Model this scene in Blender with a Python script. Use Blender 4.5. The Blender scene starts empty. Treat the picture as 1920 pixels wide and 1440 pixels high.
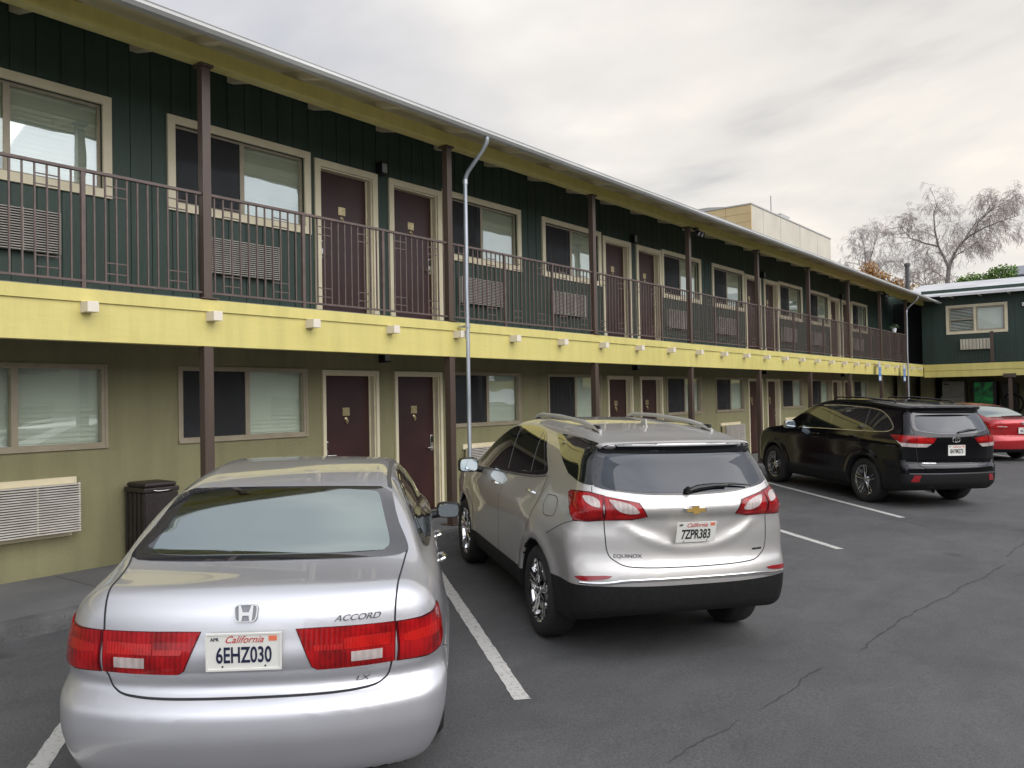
import bpy, bmesh, math, random
import numpy as np
from mathutils import Vector, Matrix
from mathutils.geometry import delaunay_2d_cdt

scene = bpy.context.scene
COL = scene.collection
H_CAM = 1.85

# ------------------------------------------------------------------ helpers
def tag(o, label=None, cat=None, group=None, kind=None):
    if label: o["label"] = label
    if cat: o["category"] = cat
    if group: o["group"] = group
    if kind: o["kind"] = kind
    return o

def empty(name, loc=(0, 0, 0), rz=0.0, parent=None):
    o = bpy.data.objects.new(name, None)
    COL.objects.link(o)
    o.location = loc
    o.rotation_euler = (0, 0, rz)
    o.empty_display_size = .2
    if parent is not None: o.parent = parent
    return o

def copy_tree(o, parent=None):
    c = o.copy()
    COL.objects.link(c)
    if parent is not None: c.parent = parent
    for ch in list(o.children):
        copy_tree(ch, c)
    return c

def mesh_obj(name, verts, faces, mat, parent=None, smooth=False, mats=None, midx=None, sharp=None):
    me = bpy.data.meshes.new(name)
    me.from_pydata([tuple(map(float, v)) for v in verts], [], [tuple(map(int, f)) for f in faces])
    for m in (mats or [mat]): me.materials.append(m)
    if midx is not None: me.polygons.foreach_set("material_index", list(map(int, midx)))
    if smooth:
        me.polygons.foreach_set("use_smooth", [True] * len(me.polygons))
        if sharp is not None:
            me.set_sharp_from_angle(angle=math.radians(sharp))
    me.validate()
    me.update()
    o = bpy.data.objects.new(name, me)
    COL.objects.link(o)
    if parent is not None: o.parent = parent
    return o

class MB:
    """collects shapes with material slots, linked as ONE mesh object"""
    def __init__(s):
        s.v = []; s.f = []; s.m = []; s.cur = 0; s.M = None
    def add(s, vs, fs, m=None):
        n = len(s.v)
        if s.M is not None: vs = [tuple(s.M @ Vector(v)) for v in vs]
        s.v += [tuple(v) for v in vs]
        s.f += [tuple(i + n for i in f) for f in fs]
        s.m += [s.cur if m is None else m] * len(fs)
        return s
    def box(s, x0, x1, y0, y1, z0, z1, m=None, bev=0.0):
        if x0 > x1: x0, x1 = x1, x0
        if y0 > y1: y0, y1 = y1, y0
        if z0 > z1: z0, z1 = z1, z0
        if bev > 0:
            bm = bmesh.new()
            bmesh.ops.create_cube(bm, size=1)
            for v in bm.verts:
                v.co = Vector(((x0 + x1) / 2 + v.co.x * (x1 - x0), (y0 + y1) / 2 + v.co.y * (y1 - y0), (z0 + z1) / 2 + v.co.z * (z1 - z0)))
            bmesh.ops.bevel(bm, geom=bm.edges[:], offset=bev, segments=2, affect='EDGES', profile=.6)
            bm.verts.index_update()
            s.add([v.co[:] for v in bm.verts], [[v.index for v in f.verts] for f in bm.faces], m)
            bm.free()
            return s
        vs = [(x, y, z) for x in (x0, x1) for y in (y0, y1) for z in (z0, z1)]
        fs = [(0, 1, 3, 2), (4, 6, 7, 5), (0, 4, 5, 1), (2, 3, 7, 6), (0, 2, 6, 4), (1, 5, 7, 3)]
        return s.add(vs, fs, m)
    def tube(s, pts, r, n=10, m=None, caps=True):
        pts = [Vector(p) for p in pts]
        rs = r if isinstance(r, (list, tuple)) else [r] * len(pts)
        vs = []; fs = []
        up = Vector((0, 0, 1))
        t0 = (pts[1] - pts[0]).normalized()
        if abs(t0.dot(up)) > .95: up = Vector((1, 0, 0))
        nrm = t0.cross(up).normalized()
        for i, p in enumerate(pts):
            if i == 0: t = pts[1] - pts[0]
            elif i == len(pts) - 1: t = pts[-1] - pts[-2]
            else: t = (pts[i + 1] - p).normalized() + (p - pts[i - 1]).normalized()
            t.normalize()
            nrm = (nrm - t * nrm.dot(t)).normalized()
            b = t.cross(nrm)
            for k in range(n):
                a = 2 * math.pi * k / n
                vs.append(p + (nrm * math.cos(a) + b * math.sin(a)) * rs[i])
        for i in range(len(pts) - 1):
            for k in range(n):
                fs.append((i * n + k, i * n + (k + 1) % n, (i + 1) * n + (k + 1) % n, (i + 1) * n + k))
        if caps:
            fs.append(tuple(range(n))[::-1]); fs.append(tuple((len(pts) - 1) * n + k for k in range(n)))
        return s.add(vs, fs, m)
    def lathe(s, prof, n=32, axis='y', c=(0, 0, 0), m=None, close=False):
        """prof: (r, h) pairs; h along axis"""
        vs = []; fs = []
        for (r, h) in prof:
            for k in range(n):
                a = 2 * math.pi * k / n
                ca, sa = r * math.cos(a), r * math.sin(a)
                p = {'y': (ca, h, sa), 'z': (ca, sa, h), 'x': (h, ca, sa)}[axis]
                vs.append((p[0] + c[0], p[1] + c[1], p[2] + c[2]))
        L = len(prof)
        for i in range(L if close else L - 1):
            j = (i + 1) % L
            for k in range(n):
                fs.append((i * n + k, i * n + (k + 1) % n, j * n + (k + 1) % n, j * n + k))
        return s.add(vs, fs, m)
    def prism(s, poly, a, b, axis='x', m=None):
        """poly in the two other coordinates, extruded from a to b"""
        n = len(poly)
        def P(u, v, w):
            return {'x': (w, u, v), 'y': (u, w, v), 'z': (u, v, w)}[axis]
        vs = [P(u, v, a) for u, v in poly] + [P(u, v, b) for u, v in poly]
        fs = [tuple(range(n)), tuple(range(2 * n - 1, n - 1, -1))] + [(i, (i + 1) % n, n + (i + 1) % n, n + i) for i in range(n)]
        return s.add(vs, fs, m)
    def build(s, name, mats, parent=None, smooth=False, sharp=35):
        if not isinstance(mats, (list, tuple)): mats = [mats]
        o = mesh_obj(name, s.v, s.f, None, parent, smooth, mats, s.m, sharp if smooth else None)
        bm = bmesh.new(); bm.from_mesh(o.data)
        bmesh.ops.recalc_face_normals(bm, faces=bm.faces)
        bm.to_mesh(o.data); bm.free()
        return o

# ------------------------------------------------------------------ materials
def new_mat(name):
    m = bpy.data.materials.new(name); m.use_nodes = True
    nt = m.node_tree
    b = nt.nodes["Principled BSDF"]
    return m, nt, b

def setp(b, **k):
    names = dict(col="Base Color", rough="Roughness", metal="Metallic", spec="Specular IOR Level", ior="IOR", coat="Coat Weight", coatr="Coat Roughness",
                 emis="Emission Color", estr="Emission Strength", alpha="Alpha", trans="Transmission Weight", sheen="Sheen Weight")
    for a, v in k.items():
        if a in ("col", "emis") and len(v) == 3: v = (*v, 1)
        b.inputs[names[a]].default_value = v

def simple(name, col, rough=.5, **k):
    m, nt, b = new_mat(name); setp(b, col=col, rough=rough, **k); return m

def noise_mat(name, c1, c2, scale=4, rough=.6, detail=6, bump=0.0, bscale=None, lo=.35, hi=.65, coords='Object', stretch=None, rvar=0.0, streak=0.0, **k):
    m, nt, b = new_mat(name); setp(b, rough=rough, **k)
    tc = nt.nodes.new("ShaderNodeTexCoord"); mp = nt.nodes.new("ShaderNodeMapping")
    nt.links.new(tc.outputs[coords], mp.inputs[0])
    if stretch: mp.inputs['Scale'].default_value = stretch
    n = nt.nodes.new("ShaderNodeTexNoise"); n.inputs['Scale'].default_value = scale; n.inputs['Detail'].default_value = detail
    nt.links.new(mp.outputs[0], n.inputs['Vector'])
    r = nt.nodes.new("ShaderNodeValToRGB")
    r.color_ramp.elements[0].position = lo; r.color_ramp.elements[1].position = hi
    r.color_ramp.elements[0].color = (*c1, 1); r.color_ramp.elements[1].color = (*c2, 1)
    nt.links.new(n.outputs[0], r.inputs[0]); nt.links.new(r.outputs[0], b.inputs['Base Color'])
    if streak:      # rain streaks and grime, as wear in the paint
        m3 = nt.nodes.new("ShaderNodeMapping"); m3.inputs['Scale'].default_value = (3.5, 3.5, .35); nt.links.new(tc.outputs[coords], m3.inputs[0])
        n3 = nt.nodes.new("ShaderNodeTexNoise"); n3.inputs['Scale'].default_value = 1.6; n3.inputs['Detail'].default_value = 9; n3.inputs['Roughness'].default_value = .65; nt.links.new(m3.outputs[0], n3.inputs['Vector'])
        q3 = nt.nodes.new("ShaderNodeMapRange"); q3.inputs['From Min'].default_value = .42; q3.inputs['From Max'].default_value = .72; q3.inputs['To Min'].default_value = 1.0; q3.inputs['To Max'].default_value = 1 - streak; nt.links.new(n3.outputs[0], q3.inputs[0])
        sc = nt.nodes.new("ShaderNodeVectorMath"); sc.operation = 'SCALE'; nt.links.new(r.outputs[0], sc.inputs[0]); nt.links.new(q3.outputs[0], sc.inputs['Scale']); nt.links.new(sc.outputs[0], b.inputs['Base Color'])
    if rvar:
        mr = nt.nodes.new("ShaderNodeMapRange"); mr.inputs['To Min'].default_value = rough - rvar; mr.inputs['To Max'].default_value = rough + rvar
        nt.links.new(n.outputs[0], mr.inputs[0]); nt.links.new(mr.outputs[0], b.inputs['Roughness'])
    if bump:
        n2 = nt.nodes.new("ShaderNodeTexNoise"); n2.inputs['Scale'].default_value = bscale or scale * 8; n2.inputs['Detail'].default_value = 5
        nt.links.new(mp.outputs[0], n2.inputs['Vector'])
        bp = nt.nodes.new("ShaderNodeBump"); bp.inputs['Strength'].default_value = bump; bp.inputs['Distance'].default_value = .02
        nt.links.new(n2.outputs[0], bp.inputs['Height']); nt.links.new(bp.outputs[0], b.inputs['Normal'])
    return m
# ------------------------------------------------------------------ car surfaces: smooth implicit solids, meshed and projected
def pchip(xs, ys, sig=0.0):
    """smooth interpolant through (xs, ys), tabulated; optional smoothing in x units"""
    xs = np.array(xs, float); ys = np.array(ys, float)
    h = np.diff(xs); d = np.diff(ys) / h
    m = np.zeros_like(ys)
    for i in range(1, len(xs) - 1):
        if d[i - 1] * d[i] > 0:
            w1, w2 = 2 * h[i] + h[i - 1], h[i] + 2 * h[i - 1]
            m[i] = (w1 + w2) / (w1 / d[i - 1] + w2 / d[i])
    m[0] = d[0]; m[-1] = d[-1]
    t = np.linspace(xs[0] - .3, xs[-1] + .3, 1200)
    tc = np.clip(t, xs[0], xs[-1])
    i = np.clip(np.searchsorted(xs, tc) - 1, 0, len(xs) - 2)
    u = (tc - xs[i]) / h[i]
    v = (2 * u**3 - 3 * u**2 + 1) * ys[i] + (u**3 - 2 * u**2 + u) * h[i] * m[i] + (-2 * u**3 + 3 * u**2) * ys[i + 1] + (u**3 - u**2) * h[i] * m[i + 1]
    v = v + np.where(t < xs[0], (t - xs[0]) * m[0], 0) + np.where(t > xs[-1], (t - xs[-1]) * m[-1], 0)
    if sig:
        dt = t[1] - t[0]; k = int(4 * sig / dt) + 1
        g = np.exp(-.5 * (np.arange(-k, k + 1) * dt / sig)**2); g /= g.sum()
        v = np.convolve(np.pad(v, k, mode='edge'), g, 'valid')
    return lambda q: np.interp(q, t, v)

def smax(a, b, k):
    h = np.maximum(k - np.abs(a - b), 0) / k
    return np.maximum(a, b) + h * h * k * .25

class CarShape:
    def __init__(s, ztop, xr, xf, side, plan, zb, wheels, half, belt=(0, 0), crown=.05, rc=.16, fc=.35, rp=2.6,
                 ktop=.07, krear=.09, arch=.37, zw=.33, flare=.015, extra=None, sig=.03, gh=None, archin=.5):
        s.half = half
        s.zt = pchip(*zip(*ztop), sig); s.xr = pchip(*zip(*xr), .009); s.xf = pchip(*zip(*xf), .03)
        s.sd = pchip(*zip(*side), .014); s.pl = pchip(*zip(*plan), .06); s.zb = pchip(*zip(*zb), .03)
        s.bs = pchip(*zip(*belt), .1) if len(belt) > 1 and isinstance(belt[0], tuple) else (lambda x: 0 * x)
        s.wheels = wheels; s.crown = crown; s.rc = rc; s.fc = fc; s.rp = rp; s.ktop = ktop; s.krear = krear
        s.arch = arch; s.zw = zw; s.flare = flare; s.extra = extra; s.archin = archin
        s.xmin = min(p[1] for p in xr) - .05; s.xmax = max(p[1] for p in xf) + .05; s.zmax = max(p[1] for p in ztop) + .06
    def F(s, X, Y, Z, wells=True):
        ay = np.abs(Y)
        top = (Z - (s.zt(X) - s.crown * ay * ay)) * .93
        q = np.clip(ay / s.half, 0, 1.3)**s.rp
        rear = s.xr(Z) + s.rc * q - X
        front = X - (s.xf(Z) - s.fc * q)
        yy = s.sd(Z - s.bs(X)) * s.pl(X)
        for wx in s.wheels:
            r = np.sqrt((X - wx)**2 + (Z - s.zw)**2)
            yy = yy + s.flare * np.exp(-((r - s.arch - .03) / .07)**2)
        side = (ay - yy) * .93
        if s.extra is not None: side, rear, top = s.extra(s, X, ay, Z, side, rear, top)
        F = smax(side, top, s.ktop)
        F = smax(F, rear, s.krear); F = smax(F, front, .15)
        F = smax(F, s.zb(X) - Z, .05)
        if wells:
            for wx in s.wheels:
                r = np.sqrt((X - wx)**2 + (Z - s.zw)**2)
                S = np.maximum(r - s.arch, s.archin - ay)
                F = smax(F, -S, .012)
        return F
    def grad(s, P, wells=True):
        e = 1e-3; g = np.empty_like(P)
        for i in range(3):
            d = np.zeros(3); d[i] = e
            A = P + d; B = P - d
            g[:, i] = (s.F(A[:, 0], A[:, 1], A[:, 2], wells) - s.F(B[:, 0], B[:, 1], B[:, 2], wells)) / (2 * e)
        return g
    def mesh(s, h=.025):
        x = np.arange(s.xmin, s.xmax + h, h); y = np.arange(-1.14, 1.14 + h, h); z = np.arange(.08, s.zmax + h, h)
        X, Y, Z = np.meshgrid(x, y, z, indexing='ij')
        V = s.F(X, Y, Z)
        ins = V < 0
        nx, ny, nz = V.shape
        # cells crossing
        c = np.zeros((nx - 1, ny - 1, nz - 1), int); acc = np.zeros((nx - 1, ny - 1, nz - 1, 3)); cnt = np.zeros((nx - 1, ny - 1, nz - 1))
        cor = [(i, j, k) for i in (0, 1) for j in (0, 1) for k in (0, 1)]
        sl = lambda A, o: A[o[0]:nx - 1 + o[0], o[1]:ny - 1 + o[1], o[2]:nz - 1 + o[2]]
        for a in cor:
            for ax in range(3):
                if a[ax] == 0:
                    b = list(a); b[ax] = 1; b = tuple(b)
                    va, vb = sl(V, a), sl(V, b)
                    m = (va < 0) != (vb < 0)
                    t = np.where(m, va / np.where(m, va - vb, 1), 0)
                    for k in range(3):
                        acc[..., k] += np.where(m, a[k] + (t if k == ax else 0), 0)
                    cnt += m
        act = cnt > 0
        idx = -np.ones(act.shape, int); idx[act] = np.arange(act.sum())
        ii, jj, kk = np.nonzero(act)
        P = acc[act] / cnt[act][:, None]
        P = np.stack([x[ii] + P[:, 0] * h, y[jj] + P[:, 1] * h, z[kk] + P[:, 2] * h], 1)
        for _ in range(4):
            g = s.grad(P); f = s.F(P[:, 0], P[:, 1], P[:, 2])
            n2 = np.maximum((g * g).sum(1), .2)
            st = -(f / n2)[:, None] * g
            L = np.linalg.norm(st, axis=1, keepdims=True); st *= np.minimum(1, .012 / np.maximum(L, 1e-9))
            P = P + st
        faces = []
        for ax in range(3):
            u, v = [(1, 2), (2, 0), (0, 1)][ax]
            A = ins; sh = [slice(None)] * 3; sh2 = [slice(None)] * 3
            sh[ax] = slice(0, -1); sh2[ax] = slice(1, None)
            d = A[tuple(sh)].astype(int) - A[tuple(sh2)].astype(int)
            e = np.argwhere(d != 0)
            e = e[(e[:, u] > 0) & (e[:, v] > 0) & (e[:, u] < V.shape[u] - 1) & (e[:, v] < V.shape[v] - 1)]
            dd = d[tuple(e.T)]
            U = np.zeros(3, int); U[u] = 1; W = np.zeros(3, int); W[v] = 1
            q = [idx[tuple((e - U - W).T)], idx[tuple((e - W).T)], idx[tuple(e.T)], idx[tuple((e - U).T)]]
            q = np.stack(q, 1); q[dd < 0] = q[dd < 0][:, ::-1]
            faces.append(q)
        return P, np.concatenate(faces)
    @staticmethod
    def basis(D):
        D = np.array(D, float); D /= np.linalg.norm(D)
        if abs(D[2]) > .95: return D, np.array([1., 0, 0]), np.array([0, 1., 0])
        e1 = np.cross([0, 0, 1.], D); e1 /= np.linalg.norm(e1)
        return D, e1, np.cross(D, e1)
    def cast(s, A, D, off=0.0):
        """A: (n,2) coordinates in the plane across direction D -> points on the surface and normals"""
        A = np.asarray(A, float); n = len(A); D, e1, e2 = s.basis(D)
        c = np.array([1.3, 0, .8])
        O = (A[:, :1] - c @ e1) * e1 + (A[:, 1:] - c @ e2) * e2 + c - D * 3.2; L = 4.4 if abs(D[1]) < .8 else 3.2
        T = np.linspace(0, L, 260); lo = np.zeros(n); hi = np.full(n, np.nan)
        prev = np.full(n, True)
        best = np.full(n, 1e9); tb = np.zeros(n)
        for t in T:
            Q = O + D * t; f = s.F(Q[:, 0], Q[:, 1], Q[:, 2], False)
            new = np.isnan(hi) & (f < 0); hi[new] = t
            upd = np.isnan(hi); lo[upd] = t
            bt = f < best; best[bt] = f[bt]; tb[bt] = t
        miss = np.isnan(hi); hi[miss] = tb[miss]; lo[miss] = tb[miss]
        for _ in range(18):
            mid = (lo + hi) / 2; Q = O + D * mid[:, None]; f = s.F(Q[:, 0], Q[:, 1], Q[:, 2], False)
            hi = np.where(f < 0, mid, hi); lo = np.where(f < 0, lo, mid)
        Q = O + D * ((lo + hi) / 2)[:, None]
        if miss.any():
            for _ in range(6):
                g = s.grad(Q[miss], False); f = s.F(*Q[miss].T, False); Q[miss] -= (f / np.maximum((g * g).sum(1), .2))[:, None] * g
        N = s.grad(Q, False); N /= np.maximum(np.linalg.norm(N, axis=1, keepdims=True), 1e-6)
        return Q + N * off, N

def smooth_poly(pts, it=2, closed=True):
    """corner cutting"""
    for _ in range(it):
        o = []; n = len(pts)
        for i in range(n if closed else n - 1):
            a, b = np.array(pts[i]), np.array(pts[(i + 1) % n])
            o += [tuple(a * .8 + b * .2), tuple(a * .2 + b * .8)]
        if not closed: o = [pts[0]] + o + [pts[-1]]
        pts = o
    return pts

def densify(pts, h, closed=True):
    o = []; n = len(pts)
    for i in range(n if closed else n - 1):
        a, b = np.array(pts[i], float), np.array(pts[(i + 1) % n], float)
        k = max(1, int(math.ceil(np.linalg.norm(b - a) / h)))
        o += [tuple(a + (b - a) * j / k) for j in range(k)]
    if not closed: o.append(tuple(pts[-1]))
    return o

def inside(poly, P):
    r = np.zeros(len(P), bool); n = len(poly); j = n - 1
    for i in range(n):
        xi, yi = poly[i]; xj, yj = poly[j]
        c = ((yi > P[:, 1]) != (yj > P[:, 1])) & (P[:, 0] < (xj - xi) * (P[:, 1] - yi) / ((yj - yi) or 1e-12) + xi)
        r ^= c; j = i
    return r

def to2(car, pts, D):
    D, e1, e2 = car.basis(D); P = np.array(pts, float); return [tuple(p) for p in np.stack([P @ e1, P @ e2], 1)]

def patch(car, pts, D, off=.003, h=.03, rnd=0, skirt=.02, mb=None, m=None):
    """a lens, pane or trim panel lying on the car's surface, with its edges turned in"""
    poly = to2(car, pts, D)
    if rnd: poly = smooth_poly(poly, rnd)
    B = densify(poly, h)
    # drop near duplicate
    b = [B[0]]
    for p in B[1:]:
        if math.dist(p, b[-1]) > 1e-4: b.append(p)
    if math.dist(b[0], b[-1]) < 1e-4: b.pop()
    B = b; A = np.array(B)
    x0, y0 = A.min(0); x1, y1 = A.max(0)
    gx, gy = np.meshgrid(np.arange(x0 + h / 2, x1, h), np.arange(y0 + h / 2, y1, h)); G = np.stack([gx.ravel(), gy.ravel()], 1)
    G = G[inside(B, G)] if len(G) else G
    if len(G):
        dm = np.min(np.linalg.norm(G[:, None] - A[None], axis=2), axis=1); G = G[dm > h * .45]
    allp = [Vector((float(p[0]), float(p[1]))) for p in np.vstack([A, G])] if len(G) else [Vector(p) for p in B]
    n = len(B)
    vs, es, fs, ov, oe, of = delaunay_2d_cdt(allp, [(i, (i + 1) % n) for i in range(n)], [list(range(n))], 1, 1e-6)
    V2 = np.array([(v.x, v.y) for v in vs])
    Q, N = car.cast(V2, D, off)
    verts = [tuple(q) for q in Q]; faces = [tuple(f) for f in fs]
    ecount = {}
    for f in faces:
        for i in range(len(f)):
            a, b2 = f[i], f[(i + 1) % len(f)]
            ecount.setdefault((min(a, b2), max(a, b2)), []).append((a, b2))
    mp = {}
    for k, l in ecount.items():
        if len(l) == 1:
            a, b2 = l[0]
            for v in (a, b2):
                if v not in mp:
                    mp[v] = len(verts); verts.append(tuple(Q[v] - N[v] * (skirt + off)))
            faces.append((b2, a, mp[a], mp[b2]))
    if mb is not None:
        mb.add(verts, faces, m); return mb
    return verts, faces

def ribbon(car, line, w, D, off=.0015, mb=None, m=None, h=.03, raise_=None, rnd=0):
    """thin strip along a polyline lying on the surface: panel gaps, chrome strips"""
    line = to2(car, line, D)
    if rnd: line = smooth_poly(line, rnd, closed=False)
    L = densify(line, h, closed=False); A = np.array(L)
    T = np.gradient(A, axis=0); T /= np.maximum(np.linalg.norm(T, axis=1, keepdims=True), 1e-9)
    Nn = np.stack([-T[:, 1], T[:, 0]], 1)
    n = len(A)
    if raise_ is None:
        Q1, _ = car.cast(A + Nn * w / 2, D, off); Q2, _ = car.cast(A - Nn * w / 2, D, off)
        vs = list(map(tuple, Q1)) + list(map(tuple, Q2)); fs = [(i, i + 1, n + i + 1, n + i) for i in range(n - 1)]
    else:
        Qc, N = car.cast(A, D, 0); Q1, _ = car.cast(A + Nn * w / 2, D, 0); Q2, _ = car.cast(A - Nn * w / 2, D, 0)
        rows = [Q1 - N * .004, Q1 + N * raise_ * .6, Qc + N * raise_, Q2 + N * raise_ * .6, Q2 - N * .004]
        vs = [tuple(p) for r in rows for p in r]; fs = [(k * n + i, k * n + i + 1, (k + 1) * n + i + 1, (k + 1) * n + i) for k in range(4) for i in range(n - 1)]
    mb.add(vs, fs, m)
    return mb
# ---- silver sedan (rear axle at x = 0, ground at z = 0)
def sedan_form(s, X, ay, Z, side, rear, top):
    w = np.clip((-.42 - X) / .45, 0, 1); w = w * w * (3 - 2 * w)
    up = np.clip((Z - .60) / .08, 0, 1); up = up * up * (3 - 2 * up)
    side = side + w * (.016 * up - .009 * (1 - up) * np.clip((Z - .3) / .15, 0, 1))
    low = np.interp(Z, [.15, .20, .298, .347, .42, .488, .60], [.70, .76, .83, .86, .895, .925, 1.1])
    w2 = np.clip((-.36 - X) / .25, 0, 1)
    side = smax(side, (ay - low - (1 - w2) * .5) * .75, .03)
    return side, rear, top
SEDAN = CarShape(
    ztop=[(-1.2, 1.00), (-1.06, 1.045), (-.95, 1.075), (-.66, 1.10), (-.50, 1.125), (-.28, 1.225), (-.02, 1.345), (.18, 1.405), (.55, 1.45), (1.0, 1.47), (1.45, 1.45), (1.75, 1.37), (2.2, 1.17), (2.6, 1.01), (3.1, .92), (3.5, .80), (3.75, .66)],
    xr=[(.15, -.93), (.25, -1.03), (.36, -1.085), (.47, -1.11), (.555, -1.105), (.60, -1.075), (.63, -1.035), (.67, -1.022), (.70, -1.03), (.73, -1.056), (.79, -1.064), (.85, -1.055), (1.0, -1.03), (1.1, -1.00), (1.5, -.7)],
    xf=[(.2, 3.55), (.45, 3.70), (.65, 3.68), (.9, 3.4), (1.5, 3.0)],
    side=[(.15, .80), (.25, .85), (.38, .882), (.55, .902), (.70, .905), (.82, .893), (.92, .872), (1.00, .835), (1.06, .78), (1.2, .715), (1.34, .64), (1.42, .585), (1.55, .5)],
    plan=[(-1.2, .93), (-.9, .955), (-.5, .98), (0, 1), (1.3, 1), (2.4, .985), (3.0, .96), (3.7, .88)],
    zb=[(-1.2, .27), (-.9, .22), (-.4, .2), (3.2, .19), (3.8, .24)],
    wheels=(0, 2.74), half=.905, rc=.24, rp=2.7, ktop=.075, krear=.11, arch=.365, zw=.318, flare=.014, extra=sedan_form)

# ---- beige-silver crossover
def hatch_form(s, X, ay, Z, side, rear, top):
    zr = .822 + .16 * np.clip(ay / .5, 0, 1)**2.2; w = np.clip((.60 - ay) / .12, 0, 1); w = w * w * (3 - 2 * w)
    return side, rear + w * (-.006 * np.exp(-((Z - zr) / .030)**2) + .006 * np.exp(-((Z - zr - .075) / .05)**2)), top
CROSS = CarShape(
    ztop=[(-1.1, 1.50), (-.80, 1.555), (-.55, 1.585), (-.2, 1.63), (.4, 1.665), (1.0, 1.675), (1.45, 1.645), (1.75, 1.545), (2.2, 1.31), (2.55, 1.14), (3.1, 1.06), (3.5, .96), (3.75, .75)],
    xr=[(.2, -.72), (.30, -.86), (.40, -.925), (.52, -.95), (.60, -.955), (.68, -.94), (.73, -.915), (.80, -.900), (.90, -.895), (.98, -.885), (1.035, -.882), (1.06, -.900), (1.095, -.908), (1.13, -.90), (1.17, -.865), (1.25, -.82), (1.38, -.735), (1.47, -.675), (1.505, -.68), (1.53, -.745), (1.56, -.775), (1.6, -.74), (1.7, -.5)],
    xf=[(.2, 3.50), (.5, 3.66), (.8, 3.64), (1.1, 3.3), (1.6, 3.0)],
    side=[(.2, .80), (.3, .87), (.42, .895), (.6, .90), (.72, .905), (.86, .915), (.95, .91), (1.03, .888), (1.10, .862), (1.25, .80), (1.4, .735), (1.52, .67), (1.6, .61), (1.7, .5)],
    plan=[(-1.1, .925), (-.8, .95), (-.4, .975), (0, 1), (1.3, 1), (2.4, .99), (3.0, .96), (3.7, .88)],
    zb=[(-1.2, .40), (-.9, .37), (-.6, .28), (-.4, .24), (3.2, .22), (3.8, .28)],
    wheels=(0, 2.725), half=.915, rc=.23, rp=2.7, ktop=.06, krear=.10, arch=.405, zw=.355, flare=.02, extra=hatch_form)

# ---- black three-row suv
SUV = CarShape(
    ztop=[(-1.2, 1.60), (-.95, 1.635), (-.6, 1.665), (-.1, 1.70), (.6, 1.72), (1.1, 1.715), (1.5, 1.68), (1.8, 1.60), (2.25, 1.36), (2.6, 1.2), (3.1, 1.13), (3.55, 1.05), (3.8, .85)],
    xr=[(.2, -.82), (.32, -.96), (.42, -1.035), (.55, -1.05), (.66, -1.045), (.72, -1.01), (.78, -1.0), (.95, -1.0), (1.1, -1.0), (1.18, -.985), (1.26, -.95), (1.42, -.86), (1.52, -.80), (1.56, -.81), (1.59, -.90), (1.63, -.93), (1.67, -.88), (1.8, -.6)],
    xf=[(.2, 3.6), (.5, 3.76), (.9, 3.74), (1.15, 3.4), (1.7, 3.1)],
    side=[(.2, .84), (.3, .91), (.42, .935), (.6, .94), (.8, .952), (.98, .95), (1.06, .93), (1.13, .90), (1.28, .84), (1.45, .765), (1.58, .70), (1.66, .64), (1.8, .5)],
    plan=[(-1.1, .935), (-.8, .955), (-.4, .98), (0, 1), (1.3, 1), (2.4, .99), (3.0, .96), (3.8, .88)],
    zb=[(-1.2, .34), (-.9, .30), (-.4, .24), (3.2, .23), (3.8, .28)],
    wheels=(0, 2.79), half=.955, rc=.20, rp=2.8, ktop=.06, krear=.09, arch=.425, zw=.372, flare=.022)

# ---- red compact sedan
COMPACT = CarShape(
    ztop=[(-1.1, 1.03), (-.95, 1.085), (-.62, 1.11), (-.45, 1.14), (-.1, 1.28), (.22, 1.385), (.6, 1.435), (1.0, 1.455), (1.4, 1.44), (1.7, 1.37), (2.2, 1.15), (2.6, 1.0), (3.1, .92), (3.5, .80), (3.75, .66)],
    xr=[(.15, -.85), (.25, -.95), (.36, -1.0), (.5, -1.01), (.60, -.99), (.68, -.955), (.8, -.955), (.9, -.965), (1.0, -.96), (1.08, -.95), (1.13, -.90), (1.5, -.7)],
    xf=[(.2, 3.45), (.45, 3.60), (.65, 3.58), (.9, 3.3), (1.5, 3.0)],
    side=[(.15, .79), (.25, .84), (.38, .865), (.55, .882), (.70, .887), (.82, .88), (.92, .862), (1.00, .82), (1.06, .765), (1.2, .70), (1.34, .63), (1.42, .58), (1.55, .5)],
    plan=[(-1.2, .93), (-.9, .95), (-.5, .98), (0, 1), (1.3, 1), (2.4, .985), (3.0, .96), (3.7, .88)],
    zb=[(-1.2, .3), (-.9, .25), (-.4, .2), (3.2, .19), (3.8, .24)],
    wheels=(0, 2.70), half=.887, rc=.26, rp=2.6, ktop=.07, krear=.11, arch=.36, zw=.315, flare=.014)

def ground_z(x, y):
    return .05 - .03 * (x + 6.9) + .003 * y
def car_pose(x, y, h):
    """rear-axle ground point, heading; matrix car -> world, standing on the sloped ground"""
    f = Vector((math.cos(h), math.sin(h), 0)); l = Vector((-math.sin(h), math.cos(h), 0))
    f.z = -.03 * f.x + .003 * f.y; l.z = -.03 * l.x + .003 * l.y
    f.normalize(); u = f.cross(l).normalized(); l = u.cross(f)
    M = Matrix(((f.x, l.x, u.x, x), (f.y, l.y, u.y, y), (f.z, l.z, u.z, ground_z(x, y)), (0, 0, 0, 1)))
    return M
POSE = dict(sedan=(-3.940, 2.881, 2.356), cross=(-3.415, 5.990, 2.505), suv=(-3.430, 15.320, 2.476), compact=(-3.62, 25.15, 2.476))
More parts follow.
